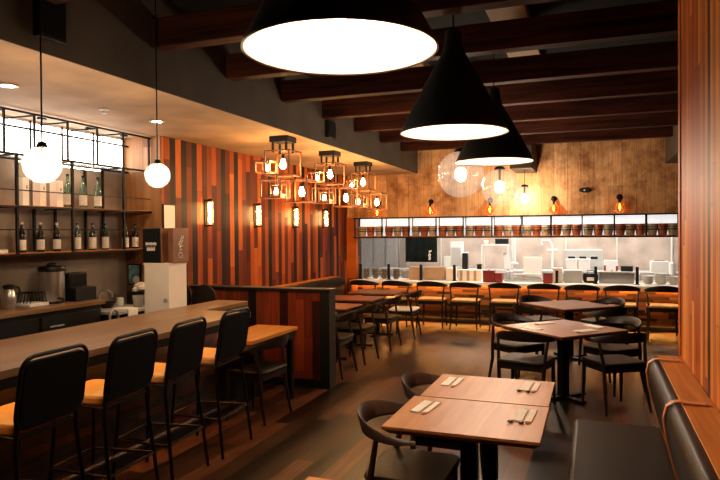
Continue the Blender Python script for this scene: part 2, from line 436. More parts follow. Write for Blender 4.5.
for y in (1.5, 2.6, 3.7, 4.75):
    MB().box(-3.2, -3.0, y-.012, y+.012, .19, .21).build('rail_bracket', 'black_metal', bar, True)
MB().box(-3.18, -3.15, 1.25, 4.8, BZ-.06, BZ-.047).build('led_strip', 'led', bar, True)
low = thing('lower_counter', 'lower orange wooden counter section at the far end of the bar', 'counter', (-3.1, 5.35, 0))
MB().box(-3.34, -2.87, 4.90, 5.84, .70, .735).build('countertop', 'ledge_wood', low, True, .004)
MB().box(-3.33, -2.89, 4.92, 5.82, .62, .70).build('apron', 'black', low, True)
MB().box(-3.33, -3.28, 4.92, 5.82, 0, .62).build('end_panel', 'black', low, True)
MB().box(-2.95, -2.90, 5.74, 5.80, 0, .62).build('leg', 'black_metal', low, True)

bb = thing('back_bar_cabinet', 'dark back bar cabinet with worn wooden worktop below the shelves', 'cabinet', (-4.8, 4.0, 0))
MB().box(XA+.012, -4.52, 1.2, 4.92, 1.015, 1.055).build('worktop', 'bar_wood', bb, True, .004)
MB().box(XA+.012, -4.56, 1.2, 4.90, .0, 1.015).build('body', 'black', bb, True)
for i in range(5):
    y = 1.3+i*.72
    dd = MB().box(-4.56, -4.54, y, y+.68, .14, .97).build('door', 'black', bb, True, .003)
    MB().bar((-4.525, y+.08, .88), (-4.525, y+.22, .88), .012).build('handle', 'steel_d', dd, True)
sk = thing('sink_counter', 'low dark sink counter right of the back bar cabinet', 'counter', (-4.8, 5.38, 0))
MB().box(XA+.012, -4.40, 4.95, RET-.02, .9, .93).build('worktop', 'steel_d', sk, True, .004)
MB().box(XA+.012, -4.44, 4.96, RET-.03, 0, .9).build('body', 'black', sk, True)
MB().tube([(-4.72, 5.05, .93), (-4.72, 5.05, 1.08), (-4.70, 5.06, 1.12), (-4.64, 5.08, 1.13), (-4.6, 5.1, 1.10), (-4.6, 5.1, 1.06)], .011, 8).build('faucet', 'steel', sk, True)

# tap on bar rear (small chrome gooseneck)
fa = thing('bar_faucet', 'small chrome gooseneck tap at the rear edge of the bar', 'faucet', (-3.86, 4.25, 0))
MB().tube([(0, 0, .9), (0, 0, 1.0), (0, .015, 1.035), (0, .05, 1.05), (0, .085, 1.035), (0, .1, 1.0), (0, .1, .975)], .011, 8).build('spout', 'steel', fa)
MB().lathe([(0, .88), (.03, .88), (.03, .9), (.012, .92), (0, .92)], n=14).build('base', 'steel', fa)
us = thing('under_bar_station', 'black work station behind the bar counter', 'cabinet', (-3.86, 3.9, 0))
MB().box(-4.02, -3.735, 1.2, 4.55, 0, .88).build('body', 'black', us, True, .004)

# ------------------------------------------------------------------ wall shelf
SF, SR = -4.69, XA+.015
sh = thing('bottle_shelf', 'black metal wall shelf unit with wooden boards and lit top tier', 'shelf', (-4.87, 4.5, 1.52))
def bars(lst, w, name):
    for a, b in lst: MB().bar(a, b, w).build(name, 'black_metal', sh, True)
bars([((SF, y, 1.53), (SF, y, 2.40)) for y in (3.40, 4.07, 4.69, 5.39)], .022, 'post')
bars([((SF, y, 2.40), (SF, y, 2.775)) for y in (3.62, 3.95, 4.26, 4.64, 5.02, 5.39, 5.80)], .017, 'upper_post')
bars([((SR+.01, y, 1.53), (SR+.01, y, 2.42)) for y in (3.40, 4.07, 4.55, 4.80, 5.2, 5.45)], .022, 'rear_post')
bars([((SR+.03, y, 2.42), (SR+.03, y, 2.775)) for y in (3.5, 4.12, 4.5, 4.88, 5.3)], .014, 'upper_rear_post')
bars([((SF+.005, 3.3, z), (SF+.005, RET-.03, z)) for z in (1.745, 2.09)], .009, 'guard_rail')
bars([((SF, 3.3, z), (SF, RET-.02, z)) for z in (1.525, 1.945, 2.40, 2.775)] + [((SR+.03, 3.3, z), (SR+.03, RET-.02, z)) for z in (2.40, 2.70)], .018, 'frame_rail')
bars([((SF, y, z), (SR, y, z)) for y in (3.40, 4.07, 4.69, 5.39) for z in (1.525, 1.945, 2.40)] + [((SF, y, 2.765), (SR, y, 2.765)) for y in (3.62, 3.95, 4.26, 4.64, 5.02, 5.39)], .016, 'cross_bar')
MB().box(SR+.10, SR+.125, 4.3, 5.3, 2.37, 2.38).build('shelf_led', 'shelf_led', sh, True)
for z in (1.54, 1.96): MB().box(SR, SF+.005, 3.3, RET-.015, z-.012, z).build('shelf_board', 'ledge_wood', sh, True)
MB().box(SR, SF-.01, 3.3, RET-.015, 2.405, 2.415).build('glass_shelf', glass('shelf_glass', (.95, .95, .93), .1), sh, True)
MB().box(SR-.01, SR+.004, 3.3, RET-.06, 2.43, 2.765).build('wall_wash_sheet', 'wall_wash', sh, True)  # glowing sheet added for the light washing the upper wall
for y in (3.95, 4.5, 5.1, 5.6):
    MB().lathe([(0, 0), (.04, 0), (.045, -.02), (0, -.02)], (-4.86, y, ZS-.002), 14).build('spot_fitting', 'black_metal', sh, True)


def bottle(name, loc, hgt, r, gmat, lab, cap='black', labelz=(.12, .45), neck=.55):
    t = thing(name, lab, 'bottle', loc, random.random()*6, 'sake bottles on the wall shelf')
    h = hgt
    MB().lathe([(0, 0), (r*.95, 0), (r, .006), (r, h*neck), (r*.93, h*(neck+.07)), (r*.5, h*(neck+.19)), (r*.36, h*(neck+.27)), (r*.34, h*.95), (r*.38, h*.955), (r*.38, h*.97), (0, h*.97)], n=16).build('glass_body', gmat, t)
    MB().lathe([(r*.34, h*.93), (r*.42, h*.93), (r*.42, h), (0, h)], n=12).build('cap', cap, t)
    MB().lathe([(r*1.01, h*labelz[0]), (r*1.015, h*labelz[1])], n=16).build('paper_label', 'label', t)
    return t


for i, y in enumerate((4.80, 5.0, 5.2)):
    bottle('sake_bottle', (-4.86, y, 1.96), .335, .037, 'bottle_g', 'clear green sake bottle on the middle shelf, %s from left' % ORD[i], 'black', (.1, .42))
for i, y in enumerate((4.245, 4.45, 4.64)):
    bottle('sake_bottle', (-4.84, y, 1.54), .275, .035, 'bottle_d', 'black sake bottle with white cap on the lowest shelf, %s from left' % ORD[i], 'white', (.08, .42))
for i, y in enumerate((4.895, 5.1, 5.28)):
    bottle('sake_bottle', (-4.84, y, 1.54), .275, .035, 'bottle_dg', 'dark green bottle with white label on the lowest shelf, %s from left' % ORD[i], 'black', (.05, .48))
for i, y in enumerate((5.56, 5.715)):
    bottle('sake_bottle', (-4.82, y, 1.54), .275, .035, 'bottle_d', ('dark bottle just right of the shelf corner post, lowest shelf', 'dark bottle rightmost on the lowest shelf beside the plank wall')[i], 'black', (.06, .45))
for i, (y, w) in enumerate(((4.195, .068), (4.38, .072), (4.575, .076))):
    t = thing('gift_box', 'pale upright gift carton on the middle shelf, %s from left' % ORD[i], 'box', (-4.77, y, 1.96), 0, 'gift cartons on the middle shelf')
    MB().box(-.045, .045, -w/2, w/2, 0, .25).build('carton', 'carton', t, bevel=.003)
    MB().box(.045, .0465, .005, .014, .15, .18).build('mark', 'black', t)
t = thing('gift_box', 'white low carton on middle shelf behind the leftmost shelf post', 'box', (-4.84, 3.7, 1.96))
MB().box(-.08, .08, -.15, .15, 0, .06).build('carton', 'paper', t, bevel=.003)
t = thing('tray_stack', 'white tray on the lowest shelf left of the black bottles', 'tray', (-4.84, 3.85, 1.54))
MB().box(-.1, .1, -.17, .17, 0, .035).build('tray', 'white', t, bevel=.006)

# back-bar objects
WZ = 1.055
t = thing('coffee_urn', 'tall steel coffee urn with black lid on the back bar', 'urn', (-4.80, 4.54, WZ))
MB().lathe([(0, .02), (.108, .02), (.110, .03), (.110, .30), (0, .30)], n=28).build('tank', 'steel', t)
MB().lathe([(.110, .30), (.122, .30), (.126, .325), (.118, .345), (.05, .355), (.045, .37), (.02, .38), (0, .38)], n=28).build('lid', 'black', t)
MB().lathe([(0, 0), (.112, 0), (.112, .02), (0, .02)], n=24).build('base', 'black', t)
MB().tube([(.108, -.03, .05), (.16, -.04, .05), (.17, -.04, .03)], .012, 8).build('spigot', 'black', t)
MB().tube([(0, .108, .27), (0, .15, .26), (0, .155, .2), (0, .108, .18)], .01, 8).build('handle', 'black', t)
t = thing('register', 'black cash register terminal beside the coffee urn', 'register', (-4.80, 4.815, WZ))
MB().box(-.14, .14, -.13, .14, 0, .13).build('base', 'black', t, bevel=.006)
MB().box(-.06, .06, -.13, .10, .13, .27).build('body', 'black', t, bevel=.008)
MB().box(.06, .066, -.115, .085, .15, .255).build('screen', plain('dark_screen', (.004, .005, .006), .12), t)
t = thing('thermal_jug', 'steel thermal jug with black lid at left end of back bar', 'jug', (-4.80, 4.07, WZ))
MB().lathe([(0, 0), (.05, 0), (.056, .02), (.06, .09), (.05, .15), (.035, .175), (0, .175)], n=20).build('flask', 'steel', t)
MB().lathe([(.036, .17), (.05, .185), (.05, .205), (.02, .215), (0, .215)], n=18).build('lid', 'black', t)
MB().tube([(0, .04, .19), (0, .10, .18), (0, .115, .13), (0, .09, .07), (0, .056, .06)], .01, 8).build('handle', 'black', t)
t = thing('drying_rack', 'wire rack on a white tray beside the coffee urn', 'rack', (-4.80, 4.29, WZ))
MB().box(-.12, .12, -.11, .10, 0, .03).build('tray', 'white', t, bevel=.006)
mb = MB()
for k in range(6): mb.tube([(-.1+.04*k, -.09, .03), (-.1+.04*k, -.07, .12), (-.1+.04*k, .07, .12), (-.1+.04*k, .09, .03)], .004, 6)
mb.tube([(-.1, -.07, .12), (.1, -.07, .12)], .004, 6).tube([(-.1, .07, .12), (.1, .07, .12)], .004, 6)
mb.build('wires', 'black_metal', t)
t = thing('mug', 'white mug on the low sink counter below the bottles', 'mug', (-4.8, 5.44, .93))
MB().lathe([(0, 0), (.032, 0), (.036, .01), (.036, .085), (.031, .085), (.03, .012), (0, .015)], n=18).build('cup', 'white', t)
MB().tube([(0, .034, .068), (0, .058, .06), (0, .058, .03), (0, .034, .02)], .005, 6).build('handle', 'white', t)
t = thing('bowl', 'small dark bowl left of the white mug', 'bowl', (-4.78, 5.22, .93))
MB().lathe([(0, 0), (.05, 0), (.09, .06), (.085, .06), (.045, .01), (0, .01)], n=18).build('bowl', 'black', t)
t = thing('towel_pile', 'crumpled white towels on the low sink counter by the picture', 'towels', (-4.70, 5.68, .93))
mb = MB()
for k in range(7): mb.sphere((random.uniform(-.06, .06), random.uniform(-.08, .08), .15+random.uniform(0, .05)), random.uniform(.045, .07), 10, .7)
mb.build('cloth', 'cream', t)
MB().box(-.12, .12, -.12, .12, 0, .14).build('bin', 'black', t, bevel=.01)
t = thing('slush_bin', 'clear plastic bin at the end of the sink counter', 'bin', (-4.52, 5.40, .93))
MB().lathe([(0, 0), (.05, 0), (.065, .12), (.06, .12), (.046, .01), (0, .01)], n=18).build('tub', glass('clear_plastic', (.8, .8, .78), .3), t)
t = thing('cloth', 'folded white cloth hanging over the sink edge', 'cloth', (-4.47, 5.16, .93))
MB().box(-.12, .08, -.07, .07, 0, .018).box(.075, .085, -.07, .07, -.11, .018).build('fabric', 'paper', t, bevel=.004)

# pictures
t = thing('framed_picture', 'small black framed blue print on the planks behind towels', 'picture', (-4.92, RET-.011, 1.12))
MB().box(-.09, .09, -.02, 0, 0, .24).build('frame', 'black', t, bevel=.003)
MB().box(-.075, .075, -.0215, -.02, .015, .225).build('print', 'picture', t)
mb = MB(); mb.lathe([(0, 0), (.045, 0), (.04, .005), (0, .006)], (0, 0, 0), 18)
for v in mb.bm.verts: v.co = Vector((v.co.x+.03, -.0225-v.co.z*.3, v.co.y+.06))
mb.build('pale_shape', 'cream', t)
t = thing('framed_notice', 'white framed notice sheet on the plank wall above the sake boxes', 'picture', (XW, 5.95, 1.755))
MB().box(0, .018, -.105, .105, 0, .28).build('frame', 'black', t, bevel=.002)
MB().box(.018, .0195, -.095, .095, .01, .27).build('sheet', 'paper', t)

# pedestal with two sake boxes
t = thing('pedestal', 'tall white square pedestal standing just behind the bar', 'pedestal', (-3.94, 5.10, 0))
MB().box(-.145, .145, -.135, .14, 0, 1.40).build('column', 'cream', t, bevel=.004)
MB().box(-.15, .15, -.14, .145, 1.40, 1.42).build('top', 'cream', t, bevel=.003)
o = MB().lathe([(0, 0), (.022, 0), (.022, .004), (0, .004)], (0, 0, 0), 14).build('cable_cap', 'steel_d', t)
o.rotation_euler = (PI/2, 0, 0); o.location = (.10, -.136, 1.06)


def strokes(segs, sc, ox, oz, r):
    mb = MB()
    for pts in segs: mb.tube([(ox+x*sc, 0, oz+z*sc) for x, z in pts], r, 5)
    return mb


t = thing('sake_box', 'black box with white lettering standing on the pedestal, left one', 'box', (-3.97, 5.06, 1.42))
MB().box(-.125, .085, -.10, .10, 0, .335).build('carton', 'black', t, bevel=.004)
MB().box(.085, .105, -.10, .10, 0, .335).build('spine', 'brownbox', t, bevel=.003)
rows = []
for i in range(4):                     # row one: blocky characters
    x = i*1.15
    rows += [[(x, 0), (x, 1)], [(x, 1), (x+.7, .1)], [(x+.75, 0), (x+.75, 1)], [(x+.1, .45), (x+.7, .5)]]
for i in range(4): rows += [[(i*1.2+.1, -.5), (i*1.2+.1, -.25)]]
for i in range(3):                     # row two
    x = .5+i*1.15
    rows += [[(x, -.85), (x+.8, -.85)], [(x, -.85), (x, -1.75)], [(x+.8, -.85), (x+.8, -1.75)], [(x, -1.3), (x+.8, -1.3)], [(x, -1.75), (x+.8, -1.75)]]
o = strokes(rows, .028, -.085, .17, .0042).build('lettering', 'paper', t); o.location = (0, -.101, 0)
o = strokes([[(0, 0), (.5, .3), (0, .7), (.5, 1.1), (.1, 1.6), (.5, 2.1)]], .04, 0, .15, .0035).build('spine_lettering', 'paper', t); o.rotation_euler = (0, 0, PI/2); o.location = (.106, -.01, 0)
t = thing('sake_box', 'brown box with white brush writing standing on the pedestal, right one', 'box', (-3.815+.012, 5.10, 1.42))
MB().box(-.03, .03, -.10, .15, 0, .335).build('carton', 'brownbox', t, bevel=.004)
cal = [[(0, .2), (-.6, .5), (-.7, 1.2), (-.1, 1.5), (.5, 1.1), (.4, .4), (0, .2)], [(-.6, 1.8), (-.1, 2.2), (.4, 2.0)], [(-.4, 2.4), (.1, 2.8), (-.3, 3.2), (.4, 3.4)],
       [(.2, 3.6), (.7, 4.2)], [(-.7, 3.0), (-.5, 3.8), (-.1, 3.9)], [(.1, 4.3), (.5, 4.9), (.2, 5.2)], [(.8, 4.4), (.9, 5.2)], [(-.5, 2.7), (.6, 2.9)], [(-.1, 3.9), (.1, 4.6)]]
o = strokes(cal, .044, 0, .035, .0042).build('brush_writing', 'paper', t); o.rotation_euler = (0, 0, PI/2); o.location = (.031, .02, 0)

# ------------------------------------------------------------------ bar stools
def make_stool(label):
    t = thing('bar_stool', label, 'bar stool', group='black bar stools along the bar')
    s = MB().prism(rrect(.40, .40, .06), 'Z', .695, .75).build('seat', 'tan_leather', t, bevel=.015)
    tl = .16                                            # backward lean of the back
    R = Matrix.Translation((0, -.215, .735)) @ Matrix.Rotation(tl, 4, 'X')
    mb = MB().prism(rrect(.425, .345, .06, 6, 0, .170), 'Y', -.012, .012)
    for v in mb.bm.verts: v.co = R @ v.co
    mb.build('backrest', 'stool_back', t, bevel=.006)
    loop = [(x, 0, z) for x, z in rrect(.45, .37, .075, 6, 0, .18)]
    mb = MB().tube([R @ Vector(p) for p in loop], .0115, 8, True)
    mb.build('back_frame', 'black_metal', t)
    for sx in (-1, 1):
        MB().tube([(sx*.165, .17, .695), (sx*.20, .215, .0)], .012, 8).build('leg', 'black_metal', t)
        MB().tube([(sx*.20, -.205, .78), (sx*.205, -.20, .64), (sx*.235, -.27, .0)], .012, 8).build('leg', 'black_metal', t)
    MB().tube([(-.19, .20, .29), (.19, .20, .29), (.222, -.24, .29), (-.222, -.24, .29)], .010, 8, True).build('footrest', 'brown_metal', t)
    MB().tube([(-.17, .17, .685), (.17, .17, .685), (.20, -.20, .685), (-.20, -.20, .685)], .010, 8, True).build('seat_frame', 'black_metal', t)
    return t


st_lab = ['black bar stool nearest the camera, cut off by the left photo edge', 'black bar stool second from the left photo edge, largest back shown whole', 'black bar stool third from the left, between two whole-backed neighbours',
          'black bar stool fourth from the left, just left of the last stool', 'black bar stool at the far end, in front of the orange low counter']
stool = make_stool(st_lab[0])
for i, (x, y, a) in enumerate(((-2.90, 1.93, .02), (-2.90, 2.50, .05), (-2.89, 3.08, .08), (-2.90, 3.64, .10), (-2.91, 4.27, .06))):
    if i == 0: stool.location = (x, y, 0); stool.rotation_euler = (0, 0, PI/2+a)
    else: dup(stool, (x, y, 0), PI/2+a, st_lab[i])
# two round-backed stools behind the bar
def round_stool(x, y, lab):
    t = thing('round_back_chair', lab, 'chair', (x, y, 0), 0, 'round-backed chairs behind the bar')
    mb = MB().lathe([(0, .02), (.10, .018), (.15, .008), (.155, -.008), (.14, -.014), (0, -.004)], n=28)
    Rm = Matrix.Translation((0, -.2, 1.0)) @ Matrix.Rotation(PI/2-.12, 4, 'X')
    for v in mb.bm.verts: v.co = Rm @ v.co
    mb.build('backrest', 'leather', t)
    MB().lathe([(0, .68), (.175, .68), (.185, .7), (.185, .73), (.16, .745), (0, .745)], n=24).build('seat', 'leather', t)
    for sx in (-1, 1):
        MB().tube([(sx*.14, -.14, .68), (sx*.17, -.17, 0)], .012, 8).build('leg', 'black_metal', t)
        MB().tube([(sx*.14, .14, .68), (sx*.17, .17, 0)], .012, 8).build('leg', 'black_metal', t)
    MB().tube([(-.07, -.17, .70), (-.06, -.205, .92)], .01, 8).tube([(.07, -.17, .70), (.06, -.205, .92)], .01, 8).build('back_support', 'black_metal', t)
round_stool(-3.93, 5.92, 'black round-backed chair behind the bar, standing in front of divider')
round_stool(-4.32, 6.04, 'black round-backed chair half hidden behind the white pedestal')

# ------------------------------------------------------------------ elbow chairs
def make_chair(label, wd, seatm, k=1.0, group=None):
    t = thing('elbow_chair', label, 'chair', group=group)
    MB().prism(rrect(.47, .43, .07, 4, 0, .0), 'Z', .435*k, .47*k).build('seat', seatm, t, bevel=.014)
    MB().box(-.205, .205, .165, .185, .38*k, .435*k).box(-.205, .205, -.185, -.165, .38*k, .435*k).box(-.205, -.185, -.185, .185, .38*k, .435*k).box(.185, .205, -.185, .185, .38*k, .435*k).build('seat_frame', wd, t)
    for sx in (-1, 1):
        MB().tube([(sx*.215, .19, 0), (sx*.205, .175, .25*k), (sx*.205, .175, .445*k)], [.012, .018, .018], 8).build('leg', wd, t)
        MB().tube([(sx*.235, -.225, 0), (sx*.215, -.175, .28*k), (sx*.222, -.165, .46*k), (sx*.243, -.125, .665*k)], [.012, .019, .018, .014], 8).build('leg', wd, t)
    fr = []
    n = 28
    for i in range(n+1):
        s_ = i/n; a = math.radians(160 + 220*s_)
        back = max(0, math.cos((s_-.5)*PI))**2
        r = .265 + .01*back
        x, y = r*math.cos(a)*1.02, r*math.sin(a)*.98 - .01
        zc = (.672 + .045*back)*k
        hh = .014 + .036*back; tt = .019 - .007*back
        if s_ < .06 or s_ > .94: hh *= .7; tt *= .7
        d = Vector((math.cos(a), math.sin(a), 0)); c = Vector((x, y, zc)); z = Vector((0, 0, 1))
        lean = d*(.018*back)
        fr.append([c+d*tt-z*hh-lean, c+d*tt*.6+z*hh*.7+lean*.6, c+lean+z*hh, c-d*tt*.6+z*hh*.7+lean*.6, c-d*tt-z*hh*.6-lean, c-z*hh-lean])
    MB().sweep(fr).build('top_rail', wd, t, ang=60)
    return t


def place(src, x, y, fx, fy, label, group):
    return dup(src, (x, y, 0), math.atan2(fy, fx)-PI/2, label, group)


TZ = .72
chA = make_chair('brown elbow chair with black seat at the nearest table, closest to camera', 'chair_wood2', 'leather', 1.0, 'chairs at the nearest tables')
chA.location = (-.90, 3.20, 0); chA.rotation_euler = (0, 0, -PI/2)
place(chA, -.88, 3.95, 1, -.03, 'brown elbow chair at the nearest tables, the farther one of two', 'chairs at the nearest tables')
chB = make_chair('dark elbow chair at middle square table, front left', 'chair_wood', 'leather', 1.0, 'chairs at the middle square table')
TC = (-.30, 6.68)
chB.location = (-.62, 6.28, 0); chB.rotation_euler = (0, 0, math.atan2(.97, .22)-PI/2)
place(chB, .17, 6.47, -.55, .83, 'dark elbow chair at middle square table, front right', 'chairs at the middle square table')
place(chB, -.80, 7.14, .75, -.6, 'dark elbow chair at middle square table, rear left', 'chairs at the middle square table')
place(chB, .17, 7.20, -.7, -.7, 'dark elbow chair at middle square table, rear right', 'chairs at the middle square table')
T3 = (-.32, 8.82)
place(chB, -.70, 8.36, .7, .7, 'dark elbow chair at far square table, front left', 'chairs at the far square table')
place(chB, .10, 8.42, -.7, .7, 'dark elbow chair at far square table, front right', 'chairs at the far square table')
place(chB, -.72, 9.24, .7, -.7, 'dark elbow chair at far square table, rear left', 'chairs at the far square table')
place(chB, .10, 9.24, -.7, -.7, 'dark elbow chair at far square table, rear right', 'chairs at the far square table')
gl = 'chairs facing the left booth'
place(chB, -2.96, 6.95, -1, .0, 'dark elbow chair at the booth, half hidden behind divider post', gl)
place(chB, -2.96, 7.76, -1, .05, 'dark elbow chair at the booth, first one clear of divider', gl)
place(chB, -2.95, 8.80, -1, .03, 'dark elbow chair at the booth, second one clear of divider', gl)
chW = make_chair('dark elbow chair with white seat at the farthest booth table', 'chair_wood', 'cream', 1.0, gl)
chW.location = (-2.90, 9.82, 0); chW.rotation_euler = (0, 0, PI/2+.05)
place(chB, -2.94, 5.12, -1, .05, 'dark elbow chair pulled up to the low counter by divider wall', 'chair at the low counter')
chK = make_chair('elbow chair with tan seat at kitchen counter, first from left', 'chair_wood', 'tan_leather', 1.10, 'chairs along the kitchen counter')
kx = [-4.0, -3.38, -2.73, -2.12, -1.45, -.80, -.19, .41, 1.02]
for i, x in enumerate(kx):
    if i == 0: chK.location = (x, 10.98, 0)
    else: dup(chK, (x, 10.98+.02*(i % 3), 0), random.uniform(-.05, .05), 'elbow chair with tan seat at kitchen counter, %s from left' % ORD[i])

# ------------------------------------------------------------------ tables
def make_table(label, cx, cy, sx, sy, mat, rot=0, cat='table', group=None, z=TZ, cols=1):
    t = thing('restaurant_table', label, cat, (cx, cy, 0), rot, group)
    a, b = sx/2, sy/2
    mb = MB()
    lo = [(-a+.03, -b+.03), (a-.03, -b+.03), (a-.03, b-.03), (-a+.03, b-.03)]
    hi = [(-a, -b), (a, -b), (a, b), (-a, b)]
    mb.sweep([[Vector((x, y, z-.042)) for x, y in lo], [Vector((x, y, z-.016)) for x, y in hi], [Vector((x, y, z)) for x, y in hi]])
    mb.build('tabletop', mat, t, bevel=.002)
    MB().box(-.042, .042, -.042, .042, .03, z-.06).build('column', 'black_metal', t, bevel=.004)
    MB().box(-.2, .2, -.2, .2, z-.06, z-.042).build('mounting_plate', 'black_metal', t)
    mb = MB()
    for ang in (0, PI/2):
        R = Matrix.Rotation(ang+PI/4*(rot == 0)*0, 4, 'Z')
        mb.box(-.28, .28, -.032, .032, .008, .034, R)
    mb.build('base', 'black_metal', t, bevel=.006)
    for ang in range(4):
        c = Matrix.Rotation(ang*PI/2, 3, 'Z') @ Vector((.26, 0, 0))
        MB().lathe([(0, 0), (.018, 0), (.018, .008), (0, .008)], c, 10).build('glide', 'black', t)
    return t


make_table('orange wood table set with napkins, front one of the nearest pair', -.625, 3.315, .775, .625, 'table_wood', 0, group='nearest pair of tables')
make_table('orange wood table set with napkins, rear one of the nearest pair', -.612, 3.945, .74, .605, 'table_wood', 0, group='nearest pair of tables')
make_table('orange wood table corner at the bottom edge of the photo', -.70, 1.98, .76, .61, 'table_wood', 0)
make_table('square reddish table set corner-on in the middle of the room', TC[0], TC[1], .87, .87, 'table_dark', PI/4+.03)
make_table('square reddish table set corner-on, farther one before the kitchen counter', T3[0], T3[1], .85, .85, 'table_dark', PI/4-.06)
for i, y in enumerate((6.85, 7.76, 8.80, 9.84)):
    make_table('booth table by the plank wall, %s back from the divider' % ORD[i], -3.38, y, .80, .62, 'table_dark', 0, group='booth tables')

# settings on the tables
def setting(x, y, a, where, rests=True, grp='napkins on the nearest tables'):
    z = TZ+.001
    ca, sa = math.cos(a), math.sin(a)
    def P(u, v): return (x+ca*u-sa*v, y+sa*u+ca*v, z)
    n = thing('paper_napkin', 'folded white paper napkin, ' + where, 'napkin', P(-.027, 0), a, grp)
    MB().box(-.028, .028, -.115, .115, 0, .004).box(-.026, .026, -.113, .113, .004, .007).build('sheet', 'paper', n)
    n = thing('chopstick_sleeve', 'white paper chopstick sleeve, ' + where, 'chopsticks', P(.030, .005), a, 'chopstick sleeves')
    MB().box(-.016, .016, -.11, .11, 0, .006).build('sleeve', 'paper', n, bevel=.001)
    MB().tube([(-.005, -.11, .003), (-.005, -.15, .003)], .003, 6).tube([(.005, -.11, .003), (.005, -.15, .003)], .003, 6).build('chopsticks', 'ledge_wood', n)
    if rests:
        for q, (u, v, wd) in enumerate(((-.055, -.135, 'left'), (.0, -.14, 'right'))):
            r = thing('chopstick_rest', 'small dark chopstick rest, %s one, %s' % (wd, where), 'chopstick rest', P(u, v), a, 'dark chopstick rests')
            MB().sphere((0, 0, .006), .016, 12, .4).build('pebble', 'stone', r)


setting(-.880, 3.40, -.10, 'left side of the front nearest table', False)
setting(-.865, 4.03, -.03, 'left side of the rear nearest table', False)
setting(-.345, 3.41, -.05, 'right side of the front nearest table')
setting(-.375, 4.06, -.04, 'right side of the rear nearest table')
g2 = 'napkins on the middle square table'
for (x, y, a, wh) in ((-.60, 6.52, .78, 'left corner of middle square table'), (-.08, 6.50, -.78, 'front right of middle square table'), (-.50, 6.92, -.78, 'rear left of middle square table'), (.0, 6.84, .7, 'right corner of middle square table')):
    setting(x, y, a, wh, False, g2)

# ------------------------------------------------------------------ right bench
be = thing('bench', 'long black leather bench along the right plank wall', 'bench', (.2, 2.5, 0))
LZ = .90
MB().prism([(-.11, 0), (.40, 0), (.40, .40), (-.11, .40)], 'Y', -.6, 4.38).build('base', 'black', be, True, .006) if False else None
bx = be.location
def W(mb, *a, **k): return mb.build(a[0], a[1], be, True, **k)
W(MB().box(-.08, .36, -.8, 4.36, .0, .30), 'base', 'black', bevel=.006)
W(MB().box(-.13, .395, -.8, 4.40, .30, .455), 'seat_cushion', 'leather', bevel=.028, seg=4)
prof = [(.40, .46), (.372, .52), (.345, .62), (.318, .74), (.305, .82), (.315, .875), (.345, .902), (.375, .898), (.39, .87), (.395, .70), (.41, .50)]
W(MB().prism(prof, 'Y', -.8, 4.38), 'back_cushion', 'leather', bevel=.01)
W(MB().box(.395, .513, -.8, 4.42, 0, LZ-.03), 'back_panel', 'ledge_wood', bevel=.003)
W(MB().box(.375, .513, -.8, 4.43, LZ-.03, LZ), 'ledge', 'ledge_wood', bevel=.003)
for y in (4.24, 3.22, 2.2):
    pts = [(.49, LZ+.004), (.40, LZ+.006), (.36, LZ+.010), (.335, .905), (.312, .885), (.298, .83), (.308, .74), (.335, .62), (.362, .52), (.385, .47)]
    fr = [[Vector((x-.003, y-.022, z)), Vector((x-.003, y+.022, z)), Vector((x+.004, y+.022, z+.004)), Vector((x+.004, y-.022, z+.004))] for x, z in pts]
    s_ = W(MB().sweep(fr), 'strap', 'strap')
    MB().sphere((.478, y, LZ+.009), .010, 10, .6).build('stud', 'steel', s_, True)
# left booth bench
bl = thing('booth_bench', 'black booth bench with wooden ledge along left plank wall', 'bench', (-4.2, 8.8, 0))
MB().box(-4.38, -3.86, 6.45, 10.6, .30, .46).build('seat_cushion', 'leather', bl, True, .025, 4)
MB().box(-4.36, -3.90, 6.45, 10.6, 0, .30).build('base', 'black', bl, True)
MB().prism([(-4.36, .46), (-4.30, .50), (-4.24, .80), (-4.26, .89), (-4.32, .905), (-4.37, .88)], 'Y', 6.45, 10.6).build('back_cushion', 'leather', bl, True, .01)
MB().box(-4.535, -4.34, 6.45, 10.62, .87, .90).build('ledge', 'ledge_wood', bl, True, .003)
MB().box(-4.53, -4.38, 6.45, 10.6, 0, .87).build('back_panel', 'half_wood', bl, True)
for y in (7.4, 8.6, 9.8):
    MB().box(-4.47, -4.235, y-.016, y+.016, .902, .91).build('strap', 'strap', bl, True)

# ------------------------------------------------------------------ lamps
# large dome pendants over the table row
def make_pendant(label, zc):
    t = thing('pendant_lamp', label, 'pendant lamp', group='large black dome pendants')
    D = .36
    prof = [(D, 0), (D*.99, .02), (D*.90, .08), (D*.735, .195), (D*.59, .29), (D*.445, .39), (D*.315, .47), (D*.217, .535), (D*.17, .60), (D*.147, .68), (D*.08, .70), (0, .702)]
    MB().lathe(prof + [], n=64).build('shade', 'shade_out', t)
    inn = [(D-.0005, 0), (D*.985, .003), (D*.975, .02), (D*.88, .079), (D*.697, .190), (D*.54, .284), (D*.40, .38), (D*.28, .46), (0, .47)]
    MB().lathe(inn, n=64).build('inner_shade', 'shade_in', t)
    MB().tube([(D*math.cos(a*PI/32), D*math.sin(a*PI/32), 0) for a in range(64)], .004, 6, True).build('rim', 'brown_metal', t)
    MB().sphere((0, 0, .17), .055, 16).build('bulb', 'bulb_pend', t)
    MB().lathe([(.02, .22), (.024, .30), (.024, .465), (0, .465)], n=14).build('socket', 'white', t)
    MB().tube([(0, 0, .70), (0, 0, zc)], .006, 8).build('cord', 'black', t)
    MB().lathe([(0, zc), (.06, zc), (.06, zc-.025), (0, zc-.03)], n=20).build('canopy', 'black', t)
    return t


